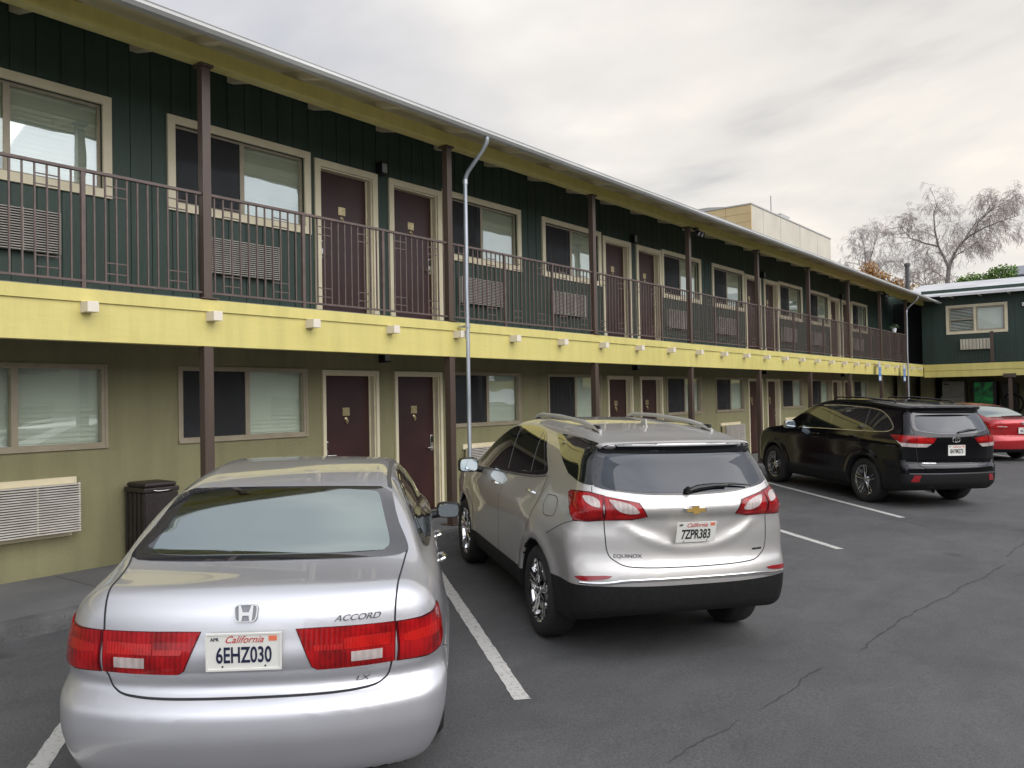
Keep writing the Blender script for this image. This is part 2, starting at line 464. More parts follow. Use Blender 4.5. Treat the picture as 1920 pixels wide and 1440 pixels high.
# ------------------------------------------------------------------ camera, sky, light
def make_camera():
    f = 1553.0
    d1 = Vector((2182 - 960, 725 - 720, f)).normalized()
    n = d1.cross(Vector((1, -.018, 0))).normalized()
    if n.y < 0: n = -n
    X = d1.cross(-n)
    R = Matrix((X, d1, -n))                       # rows: world axes in (right, down, forward)
    r, dn, fw = R.col[0], R.col[1], R.col[2]
    M = Matrix(((r.x, -dn.x, -fw.x, 0), (r.y, -dn.y, -fw.y, 0), (r.z, -dn.z, -fw.z, H_CAM), (0, 0, 0, 1)))
    cd = bpy.data.cameras.new("camera"); cd.sensor_width = 36; cd.lens = 36 * f / 1920
    cd.clip_start = .05; cd.clip_end = 2000
    c = bpy.data.objects.new("camera", cd); COL.objects.link(c); c.matrix_world = M
    scene.camera = c
    return c
make_camera()

def make_world():
    w = bpy.data.worlds.new("World"); scene.world = w; w.use_nodes = True
    nt = w.node_tree; N = nt.nodes; L = nt.links
    bg = N["Background"]; out = N["World Output"]
    sky = N.new("ShaderNodeTexSky"); sky.sky_type = 'NISHITA'; sky.sun_disc = False
    sky.sun_elevation = math.radians(SUN_EL); sky.sun_rotation = math.radians(SUN_ROT); sky.air_density = 1.2; sky.dust_density = 2.5
    sky.altitude = 20
    tc = N.new("ShaderNodeTexCoord")
    sep = N.new("ShaderNodeSeparateXYZ"); L.new(tc.outputs['Generated'], sep.inputs[0])
    def math_(op, a, b=None, c=None):
        n = N.new("ShaderNodeMath"); n.operation = op
        for i, v in enumerate((a, b, c)):
            if v is None: continue
            if isinstance(v, (int, float)): n.inputs[i].default_value = v
            else: L.new(v, n.inputs[i])
        return n.outputs[0]
    # project the direction on a cloud layer: (x, y) / (z + .12)
    zc = math_('MAXIMUM', sep.outputs['Z'], 0.0); den = math_('ADD', zc, .22)
    px = math_('DIVIDE', sep.outputs['X'], den); py = math_('DIVIDE', sep.outputs['Y'], den)
    cmb = N.new("ShaderNodeCombineXYZ"); L.new(px, cmb.inputs[0]); L.new(py, cmb.inputs[1])
    mp = N.new("ShaderNodeMapping"); mp.inputs['Rotation'].default_value = (0, 0, math.radians(28)); mp.inputs['Scale'].default_value = (.85, 1.1, 1); mp.inputs['Location'].default_value = (1.3, .4, 0)
    L.new(cmb.outputs[0], mp.inputs[0])
    n1 = N.new("ShaderNodeTexNoise"); n1.inputs['Scale'].default_value = 1.25; n1.inputs['Detail'].default_value = 6; n1.inputs['Roughness'].default_value = .5; n1.inputs['Distortion'].default_value = .25
    L.new(mp.outputs[0], n1.inputs['Vector'])
    r1 = N.new("ShaderNodeValToRGB"); e = r1.color_ramp.elements
    e[0].position = .35; e[0].color = (.49, .495, .53, 1)
    e[1].position = .66; e[1].color = (1.06, 1.01, .92, 1)
    m1 = r1.color_ramp.elements.new(.45); m1.color = (.72, .71, .705, 1)
    m2 = r1.color_ramp.elements.new(.55); m2.color = (.85, .82, .785, 1)
    L.new(n1.outputs[0], r1.inputs[0])
    # brighter towards the low sun behind the clouds
    vm = N.new("ShaderNodeVectorMath"); vm.operation = 'DOT_PRODUCT'
    L.new(tc.outputs['Generated'], vm.inputs[0]); vm.inputs[1].default_value = GLOW_DIR
    g = math_('MAXIMUM', vm.outputs['Value'], 0.0); g = math_('POWER', g, 6.0)
    gm = math_('MULTIPLY_ADD', g, .26, .80)
    # an overcast sky is brightest overhead, and brighter on the sun's side
    vs_ = N.new("ShaderNodeVectorMath"); vs_.operation = 'DOT_PRODUCT'; L.new(tc.outputs['Generated'], vs_.inputs[0]); vs_.inputs[1].default_value = BROAD_DIR
    h1 = math_('MAXIMUM', vs_.outputs['Value'], 0.0); h1 = math_('POWER', h1, 2.0)
    gm = math_('MULTIPLY_ADD', h1, BROAD, gm)
    # darker high overhead patch
    mul = N.new("ShaderNodeVectorMath"); mul.operation = 'SCALE'; L.new(r1.outputs[0], mul.inputs[0]); L.new(gm, mul.inputs['Scale'])
    # warm towards the low sun behind the cloud, cooler away from it
    g2 = math_('MAXIMUM', vm.outputs['Value'], 0.0); g2 = math_('POWER', g2, 5.0)
    tm = N.new("ShaderNodeMix"); tm.data_type = 'RGBA'; L.new(g2, tm.inputs[0]); tm.inputs[6].default_value = (.90, .95, 1.08, 1); tm.inputs[7].default_value = (1.03, 1.0, .945, 1)
    mm = N.new("ShaderNodeVectorMath"); mm.operation = 'MULTIPLY'; L.new(mul.outputs[0], mm.inputs[0]); L.new(tm.outputs[2], mm.inputs[1]); mul = mm
    # sky strength, then the cloud layer over it
    ssc = N.new("ShaderNodeVectorMath"); ssc.operation = 'SCALE'; L.new(sky.outputs[0], ssc.inputs[0]); ssc.inputs['Scale'].default_value = 1.0
    csc = N.new("ShaderNodeVectorMath"); csc.operation = 'SCALE'; L.new(mul.outputs[0], csc.inputs[0]); csc.inputs['Scale'].default_value = CLOUD / .10
    mx = N.new("ShaderNodeMix"); mx.data_type = 'RGBA'; mx.inputs[0].default_value = .93
    L.new(ssc.outputs[0], mx.inputs[6]); L.new(csc.outputs[0], mx.inputs[7])
    L.new(mx.outputs[2], bg.inputs['Color']); bg.inputs['Strength'].default_value = .10
SUN_EL = 38.0
SUN_AZ = Vector((.90, -.03, 0)).normalized()     # horizontal direction towards the sun
SUN_ROT = math.degrees(math.atan2(SUN_AZ.x, SUN_AZ.y))
BROAD_DIR = Vector((.80, -.22, .38)).normalized(); BROAD = 2.1
GLOW_DIR = Vector((-.25, .93, .27)).normalized()
CLOUD = 1.04
make_world()
sl = bpy.data.lights.new("sun", 'SUN'); sl.energy = 1.2; sl.angle = math.radians(60); sl.color = (1, .95, .88)
so = bpy.data.objects.new("sun", sl); COL.objects.link(so)
sdir = (SUN_AZ * math.cos(math.radians(SUN_EL)) + Vector((0, 0, math.sin(math.radians(SUN_EL))))).normalized()
so.rotation_euler = sdir.to_track_quat('Z', 'Y').to_euler()
scene.view_settings.view_transform = 'Standard'; scene.view_settings.look = 'None'
scene.view_settings.exposure = 0.1; scene.view_settings.gamma = 1.0
scene.cycles.max_bounces = 8; scene.cycles.diffuse_bounces = 4; scene.cycles.glossy_bounces = 4; scene.cycles.transparent_max_bounces = 6
scene.cycles.use_denoising = True
scene.cycles.sample_clamp_indirect = 6
# ------------------------------------------------------------------ materials of the place
def board_green():
    m = noise_mat("green_boards", (.025, .049, .035), (.035, .063, .045), scale=1.6, streak=.2, rough=.55, bump=.25, bscale=30, stretch=(1, 1, .15), detail=8)
    return m
M_GREEN = board_green()
M_OLIVE = noise_mat("olive_stucco", (.245, .228, .118), (.285, .264, .138), scale=.9, rough=.85, bump=.55, bscale=60, detail=8, streak=.16)
M_YELLOW = noise_mat("yellow_paint", (.62, .535, .165), (.67, .58, .195), scale=1.3, streak=.14, rough=.45, bump=.12, bscale=20, stretch=(1, .25, 1))
M_CREAM = noise_mat("cream_paint", (.70, .62, .42), (.77, .69, .48), scale=3, rough=.5, bump=.1)
M_CREAMW = noise_mat("pale_cream_paint", (.66, .60, .47), (.74, .67, .54), scale=3, rough=.55, bump=.1)
M_TAN = noise_mat("tan_aluminium", (.33, .28, .19), (.39, .33, .23), scale=6, rough=.4, metal=.15)
M_BROWN = noise_mat("brown_paint", (.064, .042, .030), (.092, .062, .045), scale=2.2, rough=.42, bump=.3, bscale=14, stretch=(1, 1, .2))
M_RAIL = noise_mat("rail_paint", (.095, .066, .055), (.130, .092, .076), scale=9, rough=.45)
M_MAROON = noise_mat("maroon_door", (.033, .010, .009), (.047, .015, .013), scale=2.2, rough=.38, bump=.1, bscale=40)
M_GUTTER = noise_mat("gutter_white", (.50, .50, .47), (.66, .66, .62), scale=2, rough=.4, stretch=(1, .4, 1), metal=.1)
M_GALV = noise_mat("galvanised_pipe", (.33, .36, .38), (.48, .51, .53), scale=5, rough=.33, metal=.55, stretch=(1, 1, .3))
M_SOFFIT = noise_mat("soffit_paint", (.80, .74, .46), (.84, .78, .52), scale=2, rough=.6)
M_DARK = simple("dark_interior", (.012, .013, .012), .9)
M_BLACK = simple("black_plastic", (.012, .012, .012), .35)
M_SCREEN = None
M_BLIND = noise_mat("blind_vinyl", (.80, .80, .74), (.84, .84, .78), scale=3, rough=.5)
M_ACW = noise_mat("ac_beige", (.52, .48, .40), (.60, .56, .47), scale=5, rough=.5)
M_ACS = noise_mat("ac_grille", (.58, .54, .47), (.68, .64, .57), scale=7, rough=.45)
M_BRASS = noise_mat("aged_brass", (.42, .33, .16), (.62, .52, .30), scale=20, rough=.35, metal=.8)
M_STEEL = simple("satin_steel", (.62, .60, .56), .25, metal=1.0)
M_CHROME = simple("chrome", (.86, .86, .85), .07, metal=1.0)
M_ROOF = noise_mat("white_roofing", (.50, .50, .50), (.62, .62, .61), scale=1.1, rough=.8, bump=.2)
M_LAMP = simple("frosted_lamp", (.32, .33, .33), .25)

def glass_mat(name, refl, tint, base=.0):
    m = bpy.data.materials.new(name); m.use_nodes = True
    nt = m.node_tree; N = nt.nodes; L = nt.links; N.remove(N["Principled BSDF"])
    out = N["Material Output"]
    tr = N.new("ShaderNodeBsdfTransparent"); tr.inputs[0].default_value = (*tint, 1)
    gl = N.new("ShaderNodeBsdfGlossy"); gl.inputs['Roughness'].default_value = .015; gl.inputs[0].default_value = (.93, 1.0, .97, 1)
    # slightly wavy glass
    tc = N.new("ShaderNodeTexCoord"); n = N.new("ShaderNodeTexNoise"); n.inputs['Scale'].default_value = 1.7; n.inputs['Detail'].default_value = 1
    L.new(tc.outputs['Object'], n.inputs['Vector']); bp = N.new("ShaderNodeBump"); bp.inputs['Strength'].default_value = .12; bp.inputs['Distance'].default_value = .03
    L.new(n.outputs[0], bp.inputs['Height']); L.new(bp.outputs[0], gl.inputs['Normal'])
    lw = N.new("ShaderNodeLayerWeight"); lw.inputs[0].default_value = .5
    pw = N.new("ShaderNodeMath"); pw.operation = 'POWER'; L.new(lw.outputs['Facing'], pw.inputs[0]); pw.inputs[1].default_value = 4.0
    ma = N.new("ShaderNodeMath"); ma.operation = 'MULTIPLY_ADD'; L.new(pw.outputs[0], ma.inputs[0]); ma.inputs[1].default_value = 1 - refl; ma.inputs[2].default_value = refl
    geo = N.new("ShaderNodeNewGeometry"); inv = N.new("ShaderNodeMath"); inv.operation = 'SUBTRACT'; inv.inputs[0].default_value = 1.0; L.new(geo.outputs['Backfacing'], inv.inputs[1])
    mr = N.new("ShaderNodeMath"); mr.operation = 'MULTIPLY'; L.new(ma.outputs[0], mr.inputs[0]); L.new(inv.outputs[0], mr.inputs[1])
    mx = N.new("ShaderNodeMixShader"); L.new(mr.outputs[0], mx.inputs[0]); L.new(tr.outputs[0], mx.inputs[1]); L.new(gl.outputs[0], mx.inputs[2])
    L.new(mx.outputs[0], out.inputs[0])
    return m
M_PANE = glass_mat("window_glass", .34, (.93, .96, .92))
M_PANE_LOW = glass_mat("window_glass_plain", .16, (.93, .96, .92))
def screen_mat():
    m = bpy.data.materials.new("insect_screen"); m.use_nodes = True
    nt = m.node_tree; N = nt.nodes; L = nt.links; b = N["Principled BSDF"]; out = N["Material Output"]
    setp(b, col=(.030, .031, .032), rough=.7)
    tr = N.new("ShaderNodeBsdfTransparent"); mx = N.new("ShaderNodeMixShader"); mx.inputs[0].default_value = .55
    L.new(tr.outputs[0], mx.inputs[1]); L.new(b.outputs[0], mx.inputs[2]); L.new(mx.outputs[0], out.inputs[0])
    return m
M_SCREEN = screen_mat()

def asphalt():
    m, nt, b = new_mat("asphalt"); N = nt.nodes; L = nt.links
    tc = N.new("ShaderNodeTexCoord")
    def noise(s, d, r=.55, dist=0.0, st=None):
        n = N.new("ShaderNodeTexNoise"); n.inputs['Scale'].default_value = s; n.inputs['Detail'].default_value = d; n.inputs['Roughness'].default_value = r; n.inputs['Distortion'].default_value = dist
        if st:
            mp = N.new("ShaderNodeMapping"); mp.inputs['Scale'].default_value = st; L.new(tc.outputs['Object'], mp.inputs[0]); L.new(mp.outputs[0], n.inputs['Vector'])
        else: L.new(tc.outputs['Object'], n.inputs['Vector'])
        return n
    def ramp(src, a, b_, ca, cb):
        r = N.new("ShaderNodeValToRGB"); r.color_ramp.elements[0].position = a; r.color_ramp.elements[1].position = b_
        r.color_ramp.elements[0].color = (*ca, 1); r.color_ramp.elements[1].color = (*cb, 1); L.new(src, r.inputs[0]); return r.outputs[0]
    def mix(kind, f, a, b_):
        x = N.new("ShaderNodeMix"); x.data_type = 'RGBA'; x.blend_type = kind
        if isinstance(f, float): x.inputs[0].default_value = f
        else: L.new(f, x.inputs[0])
        for i, v in ((6, a), (7, b_)):
            if isinstance(v, tuple): x.inputs[i].default_value = (*v, 1)
            else: L.new(v, x.inputs[i])
        return x.outputs[2]
    base = ramp(noise(.35, 8, .6, .4).outputs[0], .32, .68, (.098, .098, .098), (.136, .135, .133))
    mid = ramp(noise(2.3, 8, .65, .6, (1, .55, 1)).outputs[0], .30, .75, (.80, .80, .80), (1.10, 1.10, 1.10))
    c = mix('MULTIPLY', 1.0, base, mid)
    fine = ramp(noise(75, 4, .75).outputs[0], .35, .7, (.66, .66, .66), (1.30, 1.30, 1.30))
    c = mix('MULTIPLY', 1.0, c, fine)
    st = ramp(noise(.9, 5, .6, 1.2).outputs[0], .62, .74, (0, 0, 0), (1, 1, 1))           # oil-dark stains
    c = mix('MIX', st, c, (.055, .053, .052)) if False else mix('MULTIPLY', st, c, (.80, .80, .80))
    sp = ramp(noise(38, 2, .5).outputs[0], .76, .80, (0, 0, 0), (1, 1, 1))
    c = mix('MIX', sp, c, (.17, .165, .155))
    vo = N.new("ShaderNodeTexVoronoi"); vo.inputs['Scale'].default_value = .85; dn = noise(5, 3); va = N.new("ShaderNodeVectorMath"); va.operation = 'MULTIPLY_ADD'
    L.new(dn.outputs['Color'], va.inputs[0]); va.inputs[1].default_value = (.22, .22, .22); L.new(tc.outputs['Object'], va.inputs[2]); L.new(va.outputs[0], vo.inputs['Vector'])
    c = mix('MULTIPLY', 1.0, c, ramp(vo.outputs['Distance'], .03, .12, (.62, .61, .60), (1, 1, 1)))       # oil drips
    L.new(c, b.inputs['Base Color']); setp(b, rough=.78, spec=.35)
    rr = N.new("ShaderNodeMapRange"); rr.inputs['To Min'].default_value = .55; rr.inputs['To Max'].default_value = .9; L.new(noise(.8, 5).outputs[0], rr.inputs[0]); L.new(rr.outputs[0], b.inputs['Roughness'])
    bp = N.new("ShaderNodeBump"); bp.inputs['Strength'].default_value = .5; bp.inputs['Distance'].default_value = .006
    L.new(noise(160, 4, .7).outputs[0], bp.inputs['Height']); L.new(bp.outputs[0], b.inputs['Normal'])
    return m
M_ASPHALT = asphalt()
M_WALK = noise_mat("walkway_concrete", (.12, .12, .118), (.17, .169, .165), scale=1.2, rough=.8, bump=.4, bscale=60, detail=9)
M_CURB = noise_mat("kerb_concrete", (.085, .083, .08), (.14, .137, .13), scale=3, rough=.85, bump=.6, bscale=40, detail=9)
M_CRACK = simple("crack_dark", (.058, .057, .056), .9)
def worn_paint():
    m, nt, b = new_mat("worn_line_paint"); N = nt.nodes; L = nt.links
    tc = N.new("ShaderNodeTexCoord"); n = N.new("ShaderNodeTexNoise"); n.inputs['Scale'].default_value = 28; n.inputs['Detail'].default_value = 8; n.inputs['Roughness'].default_value = .7
    L.new(tc.outputs['Object'], n.inputs['Vector'])
    r = N.new("ShaderNodeValToRGB"); e = r.color_ramp.elements; e[0].position = .33; e[0].color = (.20, .19, .17, 1); e[1].position = .47; e[1].color = (.56, .55, .51, 1)
    L.new(n.outputs[0], r.inputs[0]); L.new(r.outputs[0], b.inputs['Base Color']); setp(b, rough=.7)
    return m
M_LINE = worn_paint()
# ------------------------------------------------------------------ ground
def plane_sheet(name, poly, dz, mat, kind="structure"):
    """sheet on the sloping lot"""
    vs = [(x, y, ground_z(x, y) + dz) for x, y in poly]
    o = mesh_obj(name, vs, [tuple(range(len(vs)))], mat); tag(o, kind=kind); return o
def walk_z(y): return .20 + .004 * (y - 4)
WALL = -8.6
def make_ground():
    vs = []; fs = []
    xs = [-300, -60, -6.9, 12, 60, 300]; ys = [-120, -20, 0, 12, 40, 120, 600]
    def gz(x, y):
        x = max(-6.9, min(12, x)); y = max(-20, min(60, y)); return ground_z(x, y)
    for x in xs:
        for y in ys: vs.append((x, y, gz(x, y)))
    n = len(ys)
    for i in range(len(xs) - 1):
        for j in range(n - 1): fs.append((i * n + j, (i + 1) * n + j, (i + 1) * n + j + 1, i * n + j + 1))
    o = mesh_obj("ground", vs, fs, M_ASPHALT); tag(o, kind="structure")
make_ground()
def make_walk():
    # raised walkway with a kerb, in slabs with joints
    rnd = random.Random(3)
    b = MB(); y = -6.0
    while y < 36.5:
        y1 = min(y + 2.4, 36.5)
        g = .006
        z0, z1 = walk_z(y), walk_z(y1)
        xf = -6.98
        vs = []
        for yy, zz in ((y + g, z0), (y1 - g, z1)):
            vs += [(-9.3, yy, zz - .3), (-9.3, yy, zz), (xf - .14, yy, zz), (xf - .14, yy, zz - .3)]
        b.add(vs, [(0, 1, 2, 3), (4, 7, 6, 5), (0, 4, 5, 1), (1, 5, 6, 2), (2, 6, 7, 3), (0, 3, 7, 4)])
        y = y1
    o = b.build("pavement", M_WALK); tag(o, kind="structure")
    b = MB(); L = [(-6.0 + i * .12) for i in range(355)]; n = len(L); prof = [(-.132, -.30), (-.132, .0), (-.05, .0), (-.02, -.012), (-.004, -.04), (.012, -.30)]
    vs = []
    for yy in L:
        j = rnd.uniform(-.006, .006)
        for (dx, dz) in prof: vs.append((-6.98 + dx + (j if dx > -.1 else 0), yy, walk_z(yy) + dz + (rnd.uniform(-.004, .001) if dz > -.1 and dx > -.1 else 0)))
    k = len(prof); fs = [(i * k + a, (i + 1) * k + a, (i + 1) * k + a + 1, i * k + a + 1) for i in range(n - 1) for a in range(k - 1)]
    b.add(vs, fs); o = b.build("kerb", M_CURB, smooth=True, sharp=30); tag(o, kind="structure")
make_walk()
def strip(name, a, b_, w, mat, dz=.004, seg=None, jit=0.0, seed=1):
    a = Vector(a); b_ = Vector(b_); d = (b_ - a); Lg = d.length; d.normalize(); nn = Vector((-d.y, d.x))
    seg = seg or max(2, int(Lg / .06)); rnd = random.Random(seed); vs = []
    for i in range(seg + 1):
        p = a + d * Lg * i / seg
        for s in (1, -1):
            q = p + nn * (w / 2 + rnd.uniform(-jit, jit)) * s
            vs.append((q.x, q.y, ground_z(q.x, q.y) + dz))
    o = mesh_obj(name, vs, [(2 * i, 2 * i + 1, 2 * i + 3, 2 * i + 2) for i in range(seg)], mat); tag(o, kind="structure"); return o
# line ends read off the ground
LINES = [((-6.75, 6.91), (-3.22, 4.14)), ((-6.86, 3.61), (-3.16, .71)), ((-6.85, 13.1), (-3.1, 10.26)), ((-6.85, 16.68), (-3.09, 13.24)), ((-6.85, 20.8), (-3.1, 17.5)), ((-6.85, 25.0), (-3.1, 21.7)), ((-6.85, 29.2), (-3.1, 25.9))]
for i, (a, b_) in enumerate(LINES): strip("parking_line", a, b_, .105, M_LINE, jit=.004, seed=i)
def crack(pts, w, seed, name="asphalt_crack"):
    rnd = random.Random(seed); vs = []; L = []
    for i in range(len(pts) - 1):
        a = Vector(pts[i]); b_ = Vector(pts[i + 1]); n = max(3, int((b_ - a).length / .035))
        for j in range(n): L.append(a + (b_ - a) * j / n)
    L.append(Vector(pts[-1])); dr = 0
    for i, p in enumerate(L):
        q = L[min(i + 1, len(L) - 1)] - L[max(i - 1, 0)]; q.normalize(); nn = Vector((-q.y, q.x)); dr = dr * .8 + rnd.uniform(-.012, .012)
        ww = w * max(0.15, min(1, .3 + 1.4 * abs(math.sin(i * .37 + seed)) * rnd.random())) * min(1, i / 4 + .1, (len(L) - 1 - i) / 4 + .1)
        c = p + nn * dr
        for s in (1, -1):
            v = c + nn * s * ww / 2; vs.append((v.x, v.y, ground_z(v.x, v.y) + .003))
    o = mesh_obj(name, vs, [(2 * i, 2 * i + 1, 2 * i + 3, 2 * i + 2) for i in range(len(L) - 1)], M_CRACK); tag(o, kind="structure")

crack([(-2.10, 3.92), (-2.09, 4.15), (-2.06, 4.44), (-2.02, 4.71)], .013, 1)
crack([(-1.99, 4.9), (-1.95, 5.21), (-1.96, 5.6), (-1.92, 5.97)], .014, 2)
crack([(-1.84, 6.46), (-1.82, 6.82), (-1.77, 7.61), (-1.72, 8.19), (-1.63, 8.66), (-1.62, 9.13), (-1.5, 9.66), (-1.43, 10.58)], .016, 3)
crack([(-1.48, 11.0), (-1.42, 12.06), (-1.5, 13.5), (-1.3, 15.0)], .016, 4)
crack([(-1.30, 9.9), (-1.05, 10.6), (-1.1, 11.4)], .010, 6)
crack([(-3.3, 13.0), (-2.9, 12.9), (-2.6, 12.6)], .018, 7)
# ------------------------------------------------------------------ the long motel building
CENT = [8.05 + 7.02 * k for k in range(-1, 4)]
Y0, Y1 = -6.0, 38.5
motel = empty("motel_building", (WALL, 0, 0)); motel.location = (0, 0, 0)
tag(motel, "long two-storey green and olive motel building with a yellow-edged balcony", "building")

def holes_wall(name, z0, z1, holes, mat, parent, boards=None, x=WALL, th=.14, ya=Y0, yb=Y1, axis='x', zb=None):
    """wall with real openings; boards = spacing of grooved boards"""
    cuts = {ya, yb}
    for h in holes: cuts |= {h[0], h[1]}
    g = []
    if boards:
        y = ya + .1
        while y < yb: g.append(y); cuts |= {y - .007, y + .007}; y += boards
    cuts = sorted(c for c in cuts if ya <= c <= yb); b = MB()
    for a, c in zip(cuts[:-1], cuts[1:]):
        if c - a < 1e-5: continue
        m = (a + c) / 2; gro = boards and any(abs(m - q) < .0069 for q in g)
        xf = x - (.010 if gro else 0)
        zs = [(z0 if zb is None else zb(m), z1)]
        for h in holes:
            if h[0] < m < h[1]:
                nz = []
                for (p, q) in zs:
                    if h[3] <= p or h[2] >= q: nz.append((p, q)); continue
                    if h[2] > p: nz.append((p, h[2]))
                    if h[3] < q: nz.append((h[3], q))
                zs = nz
        for (p, q) in zs:
            if axis == 'x': b.box(x - th, xf, a, c, p, q)
            else: b.box(a, c, x + (.010 if gro else 0), x + th, p, q)
    return b.build(name, mat, parent)

UW_Z = (4.005, 5.067); LW_Z = (1.415, 2.285)
FL = 2.87
holesU = []; holesL = []
for c in CENT:
    for (a, b_) in ((-3.22, -1.27), (1.22, 3.18)): holesU.append((c + a + .09, c + b_ - .09, UW_Z[0] + .09, UW_Z[1] - .09))
    for (a, b_) in ((-1.20, -.11), (.11, 1.20)): holesU.append((c + a + .09, c + b_ - .09, 0, 5.02 - .09))
    for (a, b_) in ((-3.12, -1.35), (1.35, 3.12)): holesL.append((c + a + .03, c + b_ - .03, LW_Z[0] + .03, LW_Z[1] - .03))
    for (a, b_) in ((-1.12, -.14), (.17, 1.15)): holesL.append((c + a + .05, c + b_ - .05, 0, 2.265 - .05))
holes_wall("upper_wall", FL, 5.75, holesU, M_GREEN, motel, boards=.2345)
holes_wall("lower_wall", .0, 2.70, holesL, M_OLIVE, motel, zb=lambda y: walk_z(y) - .05)

# backs of the rooms, roof, deck
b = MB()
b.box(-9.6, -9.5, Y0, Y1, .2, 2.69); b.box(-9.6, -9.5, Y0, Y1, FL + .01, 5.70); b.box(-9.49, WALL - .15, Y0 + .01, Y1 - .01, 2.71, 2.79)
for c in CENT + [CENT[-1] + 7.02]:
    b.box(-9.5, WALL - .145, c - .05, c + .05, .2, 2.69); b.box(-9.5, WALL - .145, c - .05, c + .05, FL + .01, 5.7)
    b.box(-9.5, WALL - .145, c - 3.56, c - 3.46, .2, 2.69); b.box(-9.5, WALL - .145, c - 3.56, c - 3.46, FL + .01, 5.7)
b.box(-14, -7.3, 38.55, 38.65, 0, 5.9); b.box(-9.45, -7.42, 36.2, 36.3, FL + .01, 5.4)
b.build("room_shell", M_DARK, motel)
b = MB()
def rz(x): return 5.235 + .22 * (-6.78 - x)           # underside line of the rafters
t = .018
for (xa, xb) in ((-6.78, -12.6),):
    za, zb_ = rz(xa) + .078, rz(xb) + .078
    b.prism([(xa, za), (xb, zb_), (xb - 5.8, za), (xb - 5.8, za + t), (xb, zb_ + t), (xa, za + t)], Y0 - .4, 35.5, axis='y')
b.build("roof", [M_ROOF], motel)
b = MB()
b.prism([(-6.785, rz(-6.785) + .073), (-8.59, rz(-8.59) + .073), (-8.59, rz(-8.59) + .076), (-6.785, rz(-6.785) + .076)], Y0 - .4, 35.48, axis='y')
b.build("soffit", M_SOFFIT, motel)
b = MB(); b.box(WALL + .002, -7.286, Y0, 35.6, 2.752, FL)
b.build("balcony_deck", M_WALK, motel)
b = MB(); b.box(-7.41, -7.285, Y0, 35.0, 2.41, 2.745); b.box(-7.284, -7.266, Y0, 34.98, 2.748, 2.86)
b.box(-7.41, -7.287, Y0, 34.99, 2.746, 2.75)
b.build("balcony_beam", M_YELLOW, motel)
b = MB(); b.box(-7.41, -7.27, Y0, 35.3, 5.18, 5.335); b.build("roof_beam", M_YELLOW, motel)
b = MB(); b.box(-6.798, -6.782, Y0 - .4, 35.5, 5.225, 5.325); b.build("fascia", M_CREAM, motel)
b = MB(); y0, y1 = Y0 - .4, 35.55
b.prism([(-6.78, 5.205), (-6.705, 5.205), (-6.672, 5.232), (-6.672, 5.258), (-6.664, 5.268), (-6.676, 5.272), (-6.688, 5.258), (-6.688, 5.238), (-6.71, 5.215), (-6.765, 5.215), (-6.765, 5.27), (-6.78, 5.27)], y0, y1, axis='y')
b.box(-6.779, -6.675, y0 - .01, y0, 5.205, 5.27); b.box(-6.779, -6.675, y1, y1 + .01, 5.205, 5.27)
b.build("gutter", M_GUTTER, motel)

# joists with their ends through the beam, rafters with their tails
y = 3.34 - 1.187 * 7; proto = None
while y < 34.9:
    if proto is None:
        b = MB(); b.box(WALL + .01, -7.15, -.0485, .0485, 2.652, 2.744, bev=.004); proto = b.build("joist", M_CREAMW, motel); proto.location.y = y
    else:
        o = proto.copy(); COL.objects.link(o); o.location.y = y
    y += 1.187
y = 4.46 - 1.174 * 8; proto = None
while y < 35.4:
    if proto is None:
        b = MB(); b.prism([(-6.80, rz(-6.80)), (WALL + .01, rz(WALL)), (WALL + .01, rz(WALL) + .072), (-6.80, rz(-6.80) + .072)], -.045, .045, axis='y')
        proto = b.build("rafter", M_CREAM, motel); proto.location.y = y
    else:
        o = proto.copy(); COL.objects.link(o); o.location.y = y
    y += 1.174

# posts
POSTS = [4.49 + 3.51 * k + .02 for k in range(-3, 9)]
pu = pl_ = None
for i, y in enumerate(POSTS):
    if y > 34.5: break
    if pu is None:
        b = MB(); b.box(-7.375, -7.288, -.045, .045, FL - .005, 5.15, bev=.004); b.box(-7.415, -7.262, -.07, .07, 5.15, 5.178, bev=.003); b.box(-7.43, -7.25, -.09, .09, FL, FL + .012)
        pu = b.build("balcony_post", M_BROWN, motel); pu.location.y = y
        b = MB(); b.box(-7.385, -7.29, -.05, .05, .10, 2.408, bev=.004); b.box(-7.45, -7.23, -.09, .09, .12, .145); pl_ = b.build("ground_post", M_BROWN, motel); pl_.location.y = y
        pl_.location.z = .004 * (y - 4) + .08
        pl_.scale.z = 1; pl_.location.z = 0
        continue
    o = pu.copy(); COL.objects.link(o); o.location.y = y
    b = MB(); zz = walk_z(y); b.box(-7.385, -7.29, -.05, .05, zz - .01, 2.408, bev=.004); b.box(-7.45, -7.23, -.09, .09, zz, zz + .012)
    o = b.build("ground_post", M_BROWN, motel); o.location.y = y

